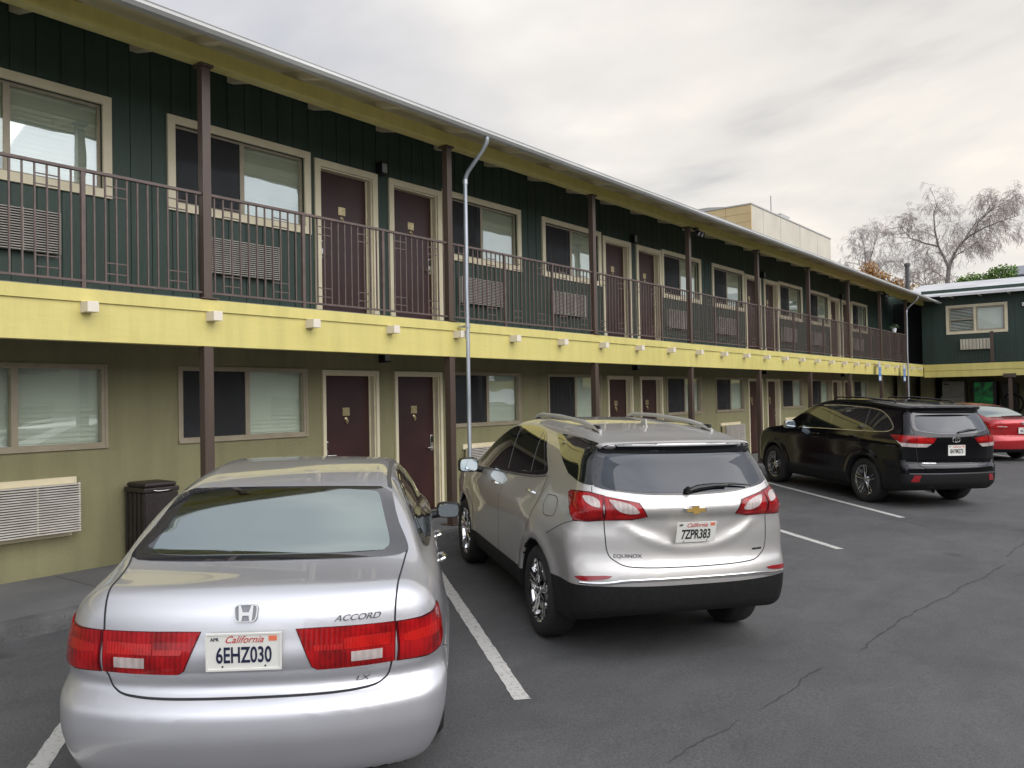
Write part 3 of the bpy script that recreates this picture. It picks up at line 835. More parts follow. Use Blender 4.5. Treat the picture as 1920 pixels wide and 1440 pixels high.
# railings: one section for each bay between the posts, three panels of twelve gaps each
g = 3.51 / 36
def bar(b, y0, y1, z, r=.007, x=-7.33): b.box(x - r, x + r, y0, y1, z - r, z + r)
bal_mesh = None; nbal = 0; orn = None
for i, y in enumerate(POSTS[:-1]):
    ya = y; sec = empty("railing", (0, 0, 0), parent=motel)
    b = MB(); b.box(-7.35, -7.31, ya + .046, ya + 3.51 - .046, 3.885, 3.912, bev=.003); b.build("handrail", M_RAIL, sec)
    b = MB(); b.box(-7.345, -7.315, ya + .046, ya + 3.51 - .046, 2.925, 2.945); b.build("bottom_rail", M_RAIL, sec)
    for k in (12, 24):
        b = MB(); b.box(-7.348, -7.312, ya + k * g - .018, ya + k * g + .018, FL, 3.884, bev=.002); b.build("rail_post", M_RAIL, sec)
    near = i in (2, 3, 4)
    bb = MB()
    for k in range(1, 36):
        if k in (12, 24): continue
        if near:
            if bal_mesh is None:
                b = MB(); b.box(-7.337, -7.323, -.007, .007, 2.945, 3.885); o = b.build("baluster", M_RAIL, sec); bal_mesh = o.data
            else:
                o = bpy.data.objects.new("baluster", bal_mesh); COL.objects.link(o); o.parent = sec
            o.location.y = ya + k * g; nbal += 1
        else: bb.box(-7.337, -7.323, ya + k * g - .007, ya + k * g + .007, 2.945, 3.885)
    if not near:
        o = bb.build("balusters", M_RAIL, sec); o["kind"] = "stuff"
    for p in range(3):
        for k in (2, 8):
            s = ya + (p * 12 + k) * g
            for z in (3.80, 3.712, 3.115, 3.02):
                if orn is None:
                    b = MB(); bar(b, 0, 2 * g, 0, .005); o = b.build("rail_ornament", M_RAIL, sec); orn = o.data
                else: o = bpy.data.objects.new("rail_ornament", orn); COL.objects.link(o); o.parent = sec
                o.location = (0, s, z)

# windows
def blind_mesh(b, ya, yb, z0, z1, x, m, tilt=.012, gap=.05, seed=0):
    rnd = random.Random(seed); z = z0 + .01
    while z < z1:
        d = rnd.uniform(-.002, .002)
        b.add([(x - .004, ya, z + gap * .55 + d), (x - .004, yb, z + gap * .55 + d), (x + .010, yb, z - gap * .5 + d), (x + .010, ya, z - gap * .5 + d)], [(0, 1, 2, 3)], m)
        z += gap
def window(parent, ya, yb, z0, z1, upper, seed, x=WALL, left_blind=False, nx=0, glass=None):
    """opening ya..yb x z0..z1; frame > pane, screen, blind"""
    b = MB(); fw = .03; ym = (ya + yb) / 2
    xi, xo = x - .07, x - .035 if upper else x + .008
    if upper:
        T = .09; xa, xb = x + .001, x + .032
        b.box(xa, xb, ya - T, yb + T, z1, z1 + T, 0); b.box(xa, xb, ya - T, yb + T, z0 - T, z0, 0)
        b.box(xa, xb - .001, ya - T, ya, z0 + .0005, z1 - .0005, 0); b.box(xa, xb - .001, yb, yb + T, z0 + .0005, z1 - .0005, 0)
    else:
        T = .03; xa, xb = x + .001, x + .018
        b.box(xa, xb, ya - T, yb + T, z1, z1 + T * .7, 1); b.box(xa, xb + .012, ya - T, yb + T, z0 - T, z0, 1)
        b.box(xa, xb - .001, ya - T, ya, z0 + .0005, z1 - .0005, 1); b.box(xa, xb - .001, yb, yb + T, z0 + .0005, z1 - .0005, 1)
    # aluminium frame
    b.box(xi, xo, ya, ya + fw, z0, z1, 1); b.box(xi, xo, yb - fw, yb, z0, z1, 1)
    b.box(xi, xo - .001, ya + fw, yb - fw, z1 - fw, z1, 1); b.box(xi, xo - .001, ya + fw, yb - fw, z0, z0 + fw, 1)
    b.box(xi, xo + .004, ym - .03, ym + .03, z0 + fw, z1 - fw, 1)
    w = b.build("window", [M_CREAM if upper else M_TAN, M_TAN], parent)
    gm = glass or (M_PANE if upper else M_PANE_LOW)
    for (a, c, k) in ((ya + fw, ym - .03, 0), (ym + .03, yb - fw, 1)):
        p = MB(); xg = xi + (.02 if k else .028); p.box(xg, xg + .004, a, c, z0 + fw, z1 - fw); p.build("pane", gm if k else M_PANE_LOW, w)
    if not left_blind:
        p = MB(); p.box(x - .0345 if upper else x + .002, x - .033 if upper else x + .0035, ya + fw, ym - .03, z0 + fw, z1 - fw); p.build("screen", M_SCREEN, w)
    p = MB(); blind_mesh(p, ym + .02, yb - .015, z0 + .01, z1 - .01, x - .098, 0, seed=seed)
    p.box(x - .125, x - .123, ym + .0, yb - .005, z0, z1, 0)
    kind = seed % 5
    if not left_blind and kind in (0, 3):      # a curtain, partly drawn
        cy = [ya + .01 + i * .03 for i in range(int((ym - ya) * (.95 if kind == 0 else .45) / .03))]
        V = [(x - .112 + .012 * math.sin(i * 1.7 + seed), yy, zz) for zz in (z0 + .01, z1 - .01) for i, yy in enumerate(cy)]; n_ = len(cy)
        p.add(V, [(i, i + 1, n_ + i + 1, n_ + i) for i in range(n_ - 1)], 0)
    if left_blind or kind in (1, 4):
        blind_mesh(p, ya + .01, ym, z0 + (.01 if left_blind else .25), z1 - .01, x - .125, 0, seed=seed + 5, gap=.05 if left_blind else .075)
    p.build("blind", M_BLIND, w)
    return w
si = 0
for c in CENT:
    for h, up in [(q, True) for q in holesU if q[2] > 1 and abs((q[0] + q[1]) / 2 - c) < 3.0] + [(q, False) for q in holesL if q[2] > 1 and abs((q[0] + q[1]) / 2 - c) < 3.0]:
        window(motel, h[0], h[1], h[2], h[3], up, si, left_blind=(up and h[0] < 3.3) or (not up and h[0] < 3.3)); si += 1

# doors
def door(parent, ya, yb, z0, z1, upper, left_handle, x=WALL):
    T = .09 if upper else .05
    b = MB(); xa, xb = x + .001, x + .03
    b.box(xa, xb, ya - T, yb + T, z1, z1 + T); b.box(xa, xb - .001, ya - T, ya, z0, z1 - .0005); b.box(xa, xb - .001, yb, yb + T, z0, z1 - .0005)
    jd = .10
    b.box(x - jd - .03, x, ya, ya + .02, z0, z1 - .001); b.box(x - jd - .03, x, yb - .02, yb, z0, z1 - .001); b.box(x - jd - .03, x - .001, ya + .02, yb - .02, z1 - .02, z1)
    b.box(x - jd + .0, x - jd + .015, ya + .02, ya + .034, z0, z1 - .02); b.box(x - jd, x - jd + .015, yb - .034, yb - .02, z0, z1 - .02)
    fr = b.build("door_frame", M_CREAM, parent)
    b = MB(); b.box(x - jd - .045, x - jd - .003, ya + .022, yb - .022, z0 + .02, z1 - .022, bev=.002); b.box(x - .14, x + .01, ya + .021, yb - .021, z0, z0 + .018)
    d = b.build("door", [M_MAROON], parent)
    xf = x - jd - .003; yc = (ya + yb) / 2; zt = z1
    b = MB(); b.box(xf, xf + .006, yc - .06, yc + .06, zt - .56, zt - .45, bev=.002); b.build("number_plate", M_BRASS, d)
    b = MB(); b.lathe([(0, 0), (.022, 0), (.026, .006), (.012, .014), (0, .016)], n=14, axis='x', c=(xf, yc, zt - .60)); b.tube([(xf + .012, yc - .012, zt - .60), (xf + .02, yc - .018, zt - .64), (xf + .016, yc, zt - .668), (xf + .02, yc + .018, zt - .64), (xf + .012, yc + .012, zt - .60)], .006, 6)
    b.build("door_knocker", M_BRASS, d, smooth=True)
    s = 1 if left_handle else -1; yh = (ya + .085) if left_handle else (yb - .085); zh = z0 + .94
    b = MB(); b.box(xf, xf + .02, yh - .032, yh + .032, zh - .07, zh + .17, m=1, bev=.006); b.box(xf + .02, xf + .024, yh - .024, yh + .024, zh + .06, zh + .15, m=0, bev=.001)
    b.tube([(xf + .02, yh, zh - .02), (xf + .055, yh, zh - .02), (xf + .058, yh + s * .03, zh - .02), (xf + .055, yh + s * .13, zh - .022)], .010, 8, m=1)
    b.build("door_lock", [M_BLACK, M_STEEL], d, smooth=True)
for c in CENT:
    door(motel, c - 1.11, c - .20, FL + .005, 4.93, True, True); door(motel, c + .20, c + 1.11, FL + .005, 4.93, True, False)
    door(motel, c - 1.07, c - .19, walk_z(c), 2.215, False, True); door(motel, c + .22, c + 1.10, walk_z(c), 2.215, False, False)

# wall lamps
ORD = ["first", "second", "third", "fourth", "fifth"]
def wall_lamp(c, z, label, grp, x=WALL, y=None):
    y = c - .06 if y is None else y
    r = empty("wall_lamp", (x, y, z)); tag(r, label, "wall lamp", grp)
    b = MB(); b.box(.0, .03, -.06, .06, -.09, .09, bev=.004); b.box(.03, .13, -.055, .055, .066, .085, bev=.003); b.box(.03, .13, -.055, .055, -.085, -.066, bev=.003); b.box(.03, .12, -.052, -.046, -.066, .066)
    b.build("lamp_body", M_BLACK, r)
    b = MB(); b.box(.031, .125, -.045, .045, -.066, .066, bev=.008); b.build("lamp_shade", M_LAMP, r)
NEAR = ["between the two maroon doors nearest the camera", "between the second pair of doors from the left", "between the third pair of doors from the left", "between the fourth pair of doors from the left"]
for k, c in enumerate(CENT[1:]):
    wall_lamp(c, 5.10, "black lamp on the green wall " + NEAR[k], "upper floor wall lamps")
    wall_lamp(c, 2.47, "black lamp on the olive wall " + NEAR[k], "ground floor wall lamps")

# air conditioners
def ac_unit(y0, y1, z0, z1, depth, label, grp, low=False, x=WALL, face=None):
    r = empty("air_conditioner", (x, (y0 + y1) / 2, z0)); tag(r, label, "air conditioner", grp)
    w = (y1 - y0) / 2; h = z1 - z0
    b = MB()
    if low:
        b.box(.001, .035, -w - .02, w + .02, h - .03, h + .05); b.box(.001, .035, -w - .02, w - .03, -.05, .0); b.box(.036, depth - .035, -w + .03, w - .03, .01, h - .01); b.box(depth - .034, depth - .028, -w + .012, w - .012, .008, h - .008, m=1)
    else: b.box(.001, depth - .035, -w + .01, w - .01, .006, h - .006)
    b.box(depth - .034, depth - .028, -w + .012, w - .012, .008, h - .008, m=1)
    b.build("casing", [M_CREAM if low else M_ACW, M_BLACK], r)
    b = MB(); n = int(h / .0235)
    for i in range(n):
        zz = (i + .5) * h / n
        b.add([(depth - .018, -w, zz + .005), (depth - .018, w, zz + .005), (depth + .004, w, zz - .005), (depth + .004, -w, zz - .005), (depth - .020, -w, zz + .001), (depth - .020, w, zz + .001), (depth + .002, w, zz - .009), (depth + .002, -w, zz - .009)],
              [(0, 1, 2, 3), (7, 6, 5, 4), (3, 2, 6, 7), (0, 3, 7, 4), (1, 5, 6, 2), (0, 4, 5, 1)])
    for yy in (-w, -w / 3, w / 3, w - .012): b.box(depth - .022, depth - .012, yy, yy + .012, 0, h)
    b.build("grille", M_ACS, r)
UAC = [(2.62, 3.67, "under the cropped window at the left edge"), (5.22, 6.26, "under the wide window left of the first doors"), (9.63, 10.68, "beside the near downpipe"), (12.10, 13.13, "left of the second pair of doors"),
       (16.45, 17.53, "crossed by the post with the floodlight"), (19.05, 20.11, "left of the third pair of doors"), (23.5, 24.55, "right of the third pair of doors"), (26.1, 27.15, "left of the fourth pair of doors"), (30.5, 31.5, "right of the fourth pair of doors, farthest one")]
for (a, c, t_) in UAC: ac_unit(a, c, 3.35, 3.765, .09, "beige upper-floor air conditioner " + t_, "upper floor air conditioners")
LAC = [(2.6, 3.80, "at the left edge below the window that mirrors a white car"), (9.66, 10.9, "just behind the silver crossover's mirror"), (19.2, 20.35, "beyond the silver crossover's roof"), (23.6, 24.7, "in front of the black car's bonnet")]
for (a, c, t_) in LAC: ac_unit(a, c, .62, 1.10, .17, "cream ground-floor air conditioner " + t_, "ground floor air conditioners", low=True)

# downpipes
def downpipe(y, zbot, label, strap=True):
    b = MB(); x = -7.115
    b.tube([(-6.73, y, 5.20), (-6.735, y, 5.14), (-6.80, y, 5.05), (-7.06, y, 4.82), (-7.10, y, 4.76), (x, y, 4.68), (x, y, 3.9), (x - .008, y, 3.3), (x, y, 2.7), (x, y, zbot)], [.030, .029, .027, .026, .027, .027, .027, .026, .027, .027], 14)
    for z in (2.80, .6): b.tube([(x, y, z - .02), (x, y, z + .02)], .038, 14)
    b.tube([(x, y, 4.66), (x, y, 4.72)], .035, 14)
    o = b.build("downpipe", M_GALV, smooth=True); tag(o, label, "downpipe", "galvanised downpipes")
    b2 = MB(); b2.box(-7.16, -7.235, y - .05, y + .05, 2.79, 2.81); b2.build("strap", M_GALV, o)
downpipe(8.13, walk_z(8) - .15, "galvanised downpipe with a bent top at the second post from the left")
downpipe(31.8, walk_z(32) - .15, "thin white downpipe at the far inside corner of the two buildings")

# floodlights under the roof beam
def flood(y, label):
    r = empty("floodlight", (-7.2, y, 5.12)); tag(r, label, "floodlight", "floodlights under the eaves")
    b = MB(); b.box(-.07, .02, -.06, .06, .0, .05, bev=.006); b.tube([(.0, 0, .0), (.03, -.02, -.05)], .015, 8); b.tube([(.0, .03, .0), (.04, .05, -.05)], .015, 8); b.build("mount", M_BLACK, r)
    for s in (-1, 1):
        b = MB(); b.M = Matrix.Translation((.04, s * .075, -.06)) @ Matrix.Rotation(math.radians(35), 4, 'Y') @ Matrix.Rotation(math.radians(s * 25), 4, 'X')
        b.lathe([(0, -.05), (.03, -.05), (.045, .0), (.058, .06), (.052, .06), (.03, .03), (0, .03)], n=16, axis='x'); b.build("lamp_head", M_BLACK, r, smooth=True)
        b2 = MB(); b2.M = b.M; b2.lathe([(0, .045), (.05, .045), (0, .05)], n=16, axis='x'); b2.build("lens", M_LAMP, r)
flood(15.18, "black twin-head floodlight on the fourth post under the eaves"); flood(29.2, "dark floodlight under the eaves near the far corner")

# blue parking signs hanging at the beam
def sign(y, label):
    r = empty("parking_sign", (-7.12, y, 2.2)); tag(r, label, "sign", "blue hanging signs")
    mb = simple("sign_blue", (.10, .22, .50), .4); mw = simple("sign_white", (.55, .60, .62), .4)
    b = MB(); b.box(-.004, .004, -.15, .15, 0, .44, bev=.002); b.build("sign_board", mb, r)
    b = MB(); b.box(.004, .007, -.13, .13, .02, .14)
    b.build("lower_panel", mw, r)
    b = MB(); b.lathe([(.032, 0), (.042, 0), (.042, .003), (.032, .003)], n=18, axis='x', c=(.0045, .0, .26), close=True)
    b.box(.0045, .007, -.008, .008, .27, .35); b.lathe([(0, 0), (.016, 0), (.016, .003), (0, .003)], n=12, axis='x', c=(.0045, 0, .38)); b.box(.0045, .007, .0, .05, .265, .28)
    b.build("wheelchair_symbol", mw, r)
    b = MB(); b.box(-.02, -.006, -.12, .12, .38, .62); b.build("bracket", M_GUTTER, r)
sign(28.1, "blue and white parking sign hanging from the beam, left one"); sign(31.3, "blue and white parking sign hanging from the beam, right one by the downpipe")

# bin on the walkway
def trash():
    y0, y1 = 4.29, 4.66; x0, x1 = WALL + .06, WALL + .47; z = walk_z(4.7)
    mt = noise_mat("brown_resin", (.020, .014, .012), (.030, .022, .019), scale=6, rough=.5, bump=.2)
    r = empty("litter_bin", ((x0 + x1) / 2, (y0 + y1) / 2, z)); tag(r, "dark brown ribbed litter bin against the olive wall behind the silver sedan", "litter bin")
    b = MB(); w, d = (y1 - y0) / 2, (x1 - x0) / 2
    b.box(-d + .012, d - .012, -w + .012, w - .012, 0, .74)
    for i in range(9):
        yy = -w + .03 + i * (2 * w - .06) / 8; b.box(d - .012, d, yy - .02, yy + .02, .01, .745, bev=.004)
        xx = -d + .03 + i * (2 * d - .06) / 8
        if i % 2 == 0: b.box(xx - .018, xx + .018, -w, -w + .012, .01, .745, bev=.004); b.box(xx - .018, xx + .018, w - .012, w, .01, .745, bev=.004)
    b.build("bin_body", mt, r)
    b = MB(); b.box(-d - .005, d + .008, -w - .006, w + .006, .75, .80, bev=.012); b.box(-d + .01, d - .01, -w + .01, w - .01, .80, .85, bev=.03); b.build("lid", mt, r)
    b = MB(); b.tube([(d + .008, -.09, .775), (d + .02, -.06, .765), (d + .02, .06, .765), (d + .008, .09, .775)], .005, 6); b.build("handle", M_STEEL, r)
trash()
# things on the far balcony
def pot():
    r = empty("potted_plant", (-7.33, 30.9, 3.91)); tag(r, "potted plant with a white pot on the far end of the balcony rail", "potted plant")
    b = MB(); b.lathe([(0, 0), (.06, 0), (.08, .12), (.085, .14), (.07, .14), (.07, .11), (0, .11)], n=18, axis='z'); b.build("pot", simple("white_glaze", (.75, .77, .8), .3), r, smooth=True)
    rnd = random.Random(5); b = MB()
    for i in range(60):
        a = rnd.uniform(0, 6.28); L = rnd.uniform(.05, .18); e = rnd.uniform(.1, 1.4); p = Vector((math.cos(a) * math.cos(e), math.sin(a) * math.cos(e) * 1.8, math.sin(e))) * L + Vector((0, 0, .12)); q = p + Vector((rnd.uniform(-.05, .05), rnd.uniform(-.05, .05), rnd.uniform(-.04, .02)))
        b.add([tuple(p), tuple(p + Vector((.02, .02, .01))), tuple(q + Vector((0, 0, .03))), tuple(q)], [(0, 1, 2, 3)])
    b.build("foliage", simple("pot_leaf", (.06, .10, .04), .6), r)
pot()
# ------------------------------------------------------------------ the far wing across the lot
wing = empty("motel_wing", (0, 0, 0)); tag(wing, "far two-storey green wing with a yellow balcony beam and white roof", "building")
YB = 35.0; YW = 35.5
hw = (-6.44, -4.58, 4.10, 5.01)
holes_wall("upper_wall", 2.86, 5.75, [hw, (-1.6, -.7, 2.9, 4.95), (1.2, 3.1, 4.12, 5.07)], M_GREEN, wing, boards=.2345, x=YW, ya=-7.40, yb=12.0, axis='y')
b = MB(); b.box(-7.25, 12, YB - .02, YB + .12, 2.365, 2.605); b.box(-7.25, 12, YB - .035, YB + .12, 2.612, 2.855); b.build("balcony_beam", M_YELLOW, wing)
b = MB(); b.box(-7.23, 12, YB + .121, YW + .2, 2.70, 2.853); b.build("balcony_deck", M_WALK, wing)
b = MB(); zE = 5.44; b.prism([(YB - .15, zE), (YB + 4.4, zE + .95), (YB + 9.0, zE), (YB + 9.0, zE + .05), (YB + 4.4, zE + 1.0), (YB - .15, zE + .05)], -8.2, 12.3, axis='x'); b.build("roof", M_ROOF, wing)
b = MB(); b.box(-6.6, 12.3, YB - .20, YB - .152, zE - .035, zE + .053); b.build("gutter", M_ROOF, wing)
y = -6.3
while y < 11:
    b = MB(); b.box(y, y + .05, YB - .16, YW, zE - .055, zE - .01); b.build("rafter", M_CREAMW, wing); y += .95
b = MB(); b.box(-8.3, 12, 38.6, 38.7, 0, 2.7); b.box(-8.4, -8.3, 35.7, 38.7, 0, 2.7); b.box(-7.95, -7.45, 37.6, 38.0, .1, 2.69); b.box(-7.3, 12, 36.2, 38.6, 2.70, 2.74); b.build("lower_wall", M_OLIVE, wing)
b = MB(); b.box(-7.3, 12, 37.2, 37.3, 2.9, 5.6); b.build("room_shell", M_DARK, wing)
for x in (-4.40, -.6, 3.4, 7.4):
    b = MB(); b.box(x - .06, x + .06, YB - .0, YB + .12, .05, 2.36); b.box(x - .20, x + .20, YB - .04, YB + .14, 2.28, 2.45) if False else b.box(x - .2, x + .2, YB - .06, YB - .022, 2.30, 2.44); b.build("ground_post", M_BROWN, wing)
for x in (-4.95, -1.2, 2.6, 6.4):
    b = MB(); b.box(x - .055, x + .055, YB - .02, YB + .08, 2.86, 4.02, bev=.006); b.build("balcony_post", M_BROWN, wing)
MG = simple("thin_rail_green", (.030, .045, .036), .5)
b = MB(); b.box(-7.2, 12, YB + .02, YB + .04, 3.90, 3.925); b.box(-7.2, 12, YB + .02, YB + .04, 2.93, 2.95); b.build("handrail", MG, wing)
bb = MB(); x = -7.2
while x < 12: bb.box(x, x + .012, YB + .025, YB + .037, 2.95, 3.9); x += .115
o = bb.build("balusters", MG, wing); o["kind"] = "stuff"
# its window faces the camera: built in the wall's own plane
M_WPANE = glass_mat("wing_window_glass", .06, (.94, .96, .94))
def wing_window(x0, x1, z0, z1):
    b = MB(); T = .10; ya, yb = YW - .035, YW - .001
    b.box(x0 - T, x1 + T, ya, yb, z1, z1 + T, 0); b.box(x0 - T, x1 + T, ya, yb, z0 - T, z0, 0); b.box(x0 - T, x0, ya + .001, yb, z0, z1, 0); b.box(x1, x1 + T, ya + .001, yb, z0, z1, 0)
    xm = (x0 + x1) / 2 - .05; b.box(xm - .035, xm + .035, YW - .02, YW + .05, z0, z1, 0)
    for a, c in ((x0, xm - .035), (xm + .035, x1)):
        b.box(a, a + .045, YW + .01, YW + .06, z0, z1, 1); b.box(c - .045, c, YW + .01, YW + .06, z0, z1, 1); b.box(a + .045, c - .045, YW + .011, YW + .06, z1 - .045, z1, 1); b.box(a + .045, c - .045, YW + .011, YW + .06, z0, z0 + .045, 1)
    b.box(x0 + .045, xm - .04, YW + .012, YW + .05, (z0 + z1) / 2 - .02, (z0 + z1) / 2 + .02, 1)
    w = b.build("window", [M_CREAM, M_TAN], wing)
    b = MB(); b.box(x0, xm, YW + .06, YW + .063, z0, z1); b.box(xm, x1, YW + .06, YW + .063, z0, z1); b.build("pane", M_WPANE, w)
    b = MB(); z = z0 + .03
    while z < z1: b.add([(x0 + .02, YW + .08, z), (xm - .02, YW + .08, z), (xm - .02, YW + .09, z + .026), (x0 + .02, YW + .09, z + .026), (xm, YW + .08, z), (x1 - .02, YW + .08, z), (x1 - .02, YW + .09, z + .046), (xm, YW + .09, z + .046)], [(0, 1, 2, 3), (4, 5, 6, 7)]); z += .055
    b.box(xm + .02, x1, YW + .10, YW + .105, z0, z1)
    b.build("blind", M_BLIND, w)
wing_window(*hw); wing_window(1.2, 3.1, 4.12, 5.07)
r = empty("air_conditioner", (-5.54, YW, 3.39)); tag(r, "pale louvred air conditioner below the far wing's window", "air conditioner")
b = MB(); b.box(-.52, .52, -.12, -.001, .0, .40); b.build("casing", M_ACW, r)
b = MB()
for i in range(11):
    x = -.50 + i * .094; b.box(x, x + .062, -.145, -.121, .01, .39)
b.build("grille", M_CREAMW, r)
b = MB()
r = empty("wall_lamp", (-3.95, YW, 4.96)); tag(r, "small white and black lamp on the far wing beside its window", "wall lamp")
b.box(-.09, .09, -.05, -.001, -.09, .13, bev=.008); b.build("lamp_body", M_BLACK, r); b = MB(); b.box(-.06, .06, -.09, -.051, -.06, .08, bev=.01); b.build("lamp_shade", simple("lamp_white", (.8, .8, .78), .3), r)
# under the wing: cabinet, vending machine, dark machine, bicycle
z0 = ground_z(-6.5, 38)
r = empty("metal_cabinet", (-6.75, 37.9, z0)); tag(r, "grey beige metal cabinet under the far wing, left of the green-lit machine", "cabinet")
mc = noise_mat("cabinet_paint", (.27, .25, .21), (.33, .31, .26), scale=3, rough=.5)
b = MB(); b.box(-.42, .42, -.35, .35, .0, 1.42, bev=.01); b.box(-.45, .44, -.37, .36, 1.42, 1.46); b.build("cabinet_body", mc, r)
b = MB(); b.box(-.38, .42, -.36, .35, 1.47, 2.06, bev=.012); b.build("upper_box", mc, r)
b = MB(); b.box(-.32, -.12, -.372, -.361, 1.93, 1.98); b.build("slot", M_BLACK, r)
r = empty("vending_machine", (-5.62, 37.9, z0)); tag(r, "dark vending machine with a bright green picture front under the far wing", "vending machine")
b = MB(); b.box(-.42, .42, -.35, .35, 0, 2.05, bev=.01); b.build("machine_body", M_BLACK, r)
mg, nt, bs = new_mat("green_lit_front"); tc = nt.nodes.new("ShaderNodeTexCoord"); nn = nt.nodes.new("ShaderNodeTexNoise"); nn.inputs['Scale'].default_value = 2.6; nn.inputs['Detail'].default_value = 5; nn.inputs['Distortion'].default_value = .5
rr = nt.nodes.new("ShaderNodeValToRGB"); rr.color_ramp.elements[0].position = .42; rr.color_ramp.elements[0].color = (.0, .03, .02, 1); rr.color_ramp.elements[1].position = .66; rr.color_ramp.elements[1].color = (.01, .30, .06, 1)
nt.links.new(tc.outputs['Object'], nn.inputs['Vector']); nt.links.new(nn.outputs[0], rr.inputs[0]); nt.links.new(rr.outputs[0], bs.inputs['Base Color']); nt.links.new(rr.outputs[0], bs.inputs['Emission Color']); setp(bs, estr=.12, rough=.3)
b = MB(); b.box(-.34, .30, -.362, -.351, .75, 2.0, bev=.003); b.build("display_panel", mg, r)
r = empty("drinks_machine", (-4.78, 38.1, z0)); tag(r, "black machine with small white marks between the green front and the post", "vending machine")
b = MB(); b.box(-.26, .26, -.3, .3, 0, 1.95, bev=.01); b.build("machine_body", M_BLACK, r)
mw = simple("white_mark", (.7, .7, .7), .4)
b = MB(); b.lathe([(0, 0), (.05, 0), (.05, .004), (0, .004)], n=16, axis='y', c=(.06, -.308, 1.78)); b.lathe([(0, 0), (.022, 0), (.022, .004), (0, .004)], n=12, axis='y', c=(-.03, -.308, 1.58)); b.box(-.12, .07, -.305, -.301, 1.40, 1.47); b.build("marks", mw, r)
def hose():
    r = empty("hose_reel", (-4.62, 37.2, z0)); tag(r, "big black coiled hose ring behind the far brown post", "hose reel")
    mh = simple("black_rubber_hose", (.014, .014, .014), .5)
    for i in range(1):
        b = MB()
        for k in range(5):
            R = .40 - .012 * k; n = 40; pts = [(R * math.cos(a), .03 * k - .06, 1.14 + R * math.sin(a)) for a in [2 * math.pi * j / n for j in range(n + 1)]]
            b.tube(pts, .028, 8, caps=False)
        b.build("hose", mh, r, smooth=True)
    b = MB(); b.box(-.03, .03, .09, .14, 0, 1.6, bev=.004); b.box(-.3, .3, -.1, .2, 0, .04, bev=.004); b.tube([(0, .1, 1.42), (0, -.12, 1.44)], .02, 8); b.build("stand", M_BROWN, r)
hose()
# ------------------------------------------------------------------ cars
def paint(name, col, metal=.55, rough=.32, coat=1.0, flake=.06):
    m, nt, b = new_mat(name); setp(b, col=col, metal=metal, rough=rough, coat=coat, coatr=.025)
    N = nt.nodes; L = nt.links
    tc = N.new("ShaderNodeTexCoord")
    # dust and roughness variation
    n2 = N.new("ShaderNodeTexNoise"); n2.inputs['Scale'].default_value = 3; n2.inputs['Detail'].default_value = 8; L.new(tc.outputs['Object'], n2.inputs['Vector'])
    m2 = N.new("ShaderNodeMapRange"); m2.inputs['To Min'].default_value = rough - .04; m2.inputs['To Max'].default_value = rough + .08; L.new(n2.outputs[0], m2.inputs[0]); L.new(m2.outputs[0], b.inputs['Roughness'])
    return m
M_SILVER = paint("silver_paint", (.70, .70, .715), metal=.80, rough=.40)
M_PEPPER = paint("warm_silver_paint", (.60, .58, .545), metal=.72, rough=.42)
M_BLKP = paint("black_paint", (.004, .004, .005), metal=0, rough=.08, flake=0, coat=0)
M_REDP = paint("red_paint", (.42, .012, .016), metal=.35, rough=.3)
M_CLAD = noise_mat("black_cladding", (.010, .010, .010), (.015, .015, .015), scale=40, rough=.6, spec=.25, bump=.1)
M_WELL = simple("wheel_well", (.006, .006, .006), .95)
M_GAP = simple("panel_gap", (.02, .02, .022), .8)
M_GBLK = simple("gloss_black_trim", (.010, .010, .011), .06, coat=1, coatr=.02)
M_RUBBER = noise_mat("tyre_rubber", (.016, .016, .016), (.026, .025, .024), scale=14, rough=.75, bump=.2)
def carglass(name, base, f0, tint=(1, 1, 1)):
    m, nt, b = new_mat(name); setp(b, col=base, rough=.02, ior=1.5, spec=.5, coat=1, coatr=.01)
    b.inputs['Coat IOR'].default_value = f0; b.inputs['Coat Tint'].default_value = (1, 1, 1, 1)
    b.inputs['Specular Tint'].default_value = (*tint, 1)
    return m
M_GLASS_S = carglass("sedan_rear_glass", (.05, .07, .065), 5.0, (.85, 1, .97))
M_GLASS_S, _nt, _b = new_mat("sedan_rear_glass"); setp(_b, col=(.47, .54, .52), metal=1.0, rough=.03)
M_GLASS_D = carglass("dark_car_glass", (.007, .009, .012), 1.32, (.8, .88, 1))
M_GLASS_SIDE = carglass("side_car_glass", (.008, .011, .010), 1.35)
M_FRIT = carglass("glass_border", (.030, .030, .033), 1.9)
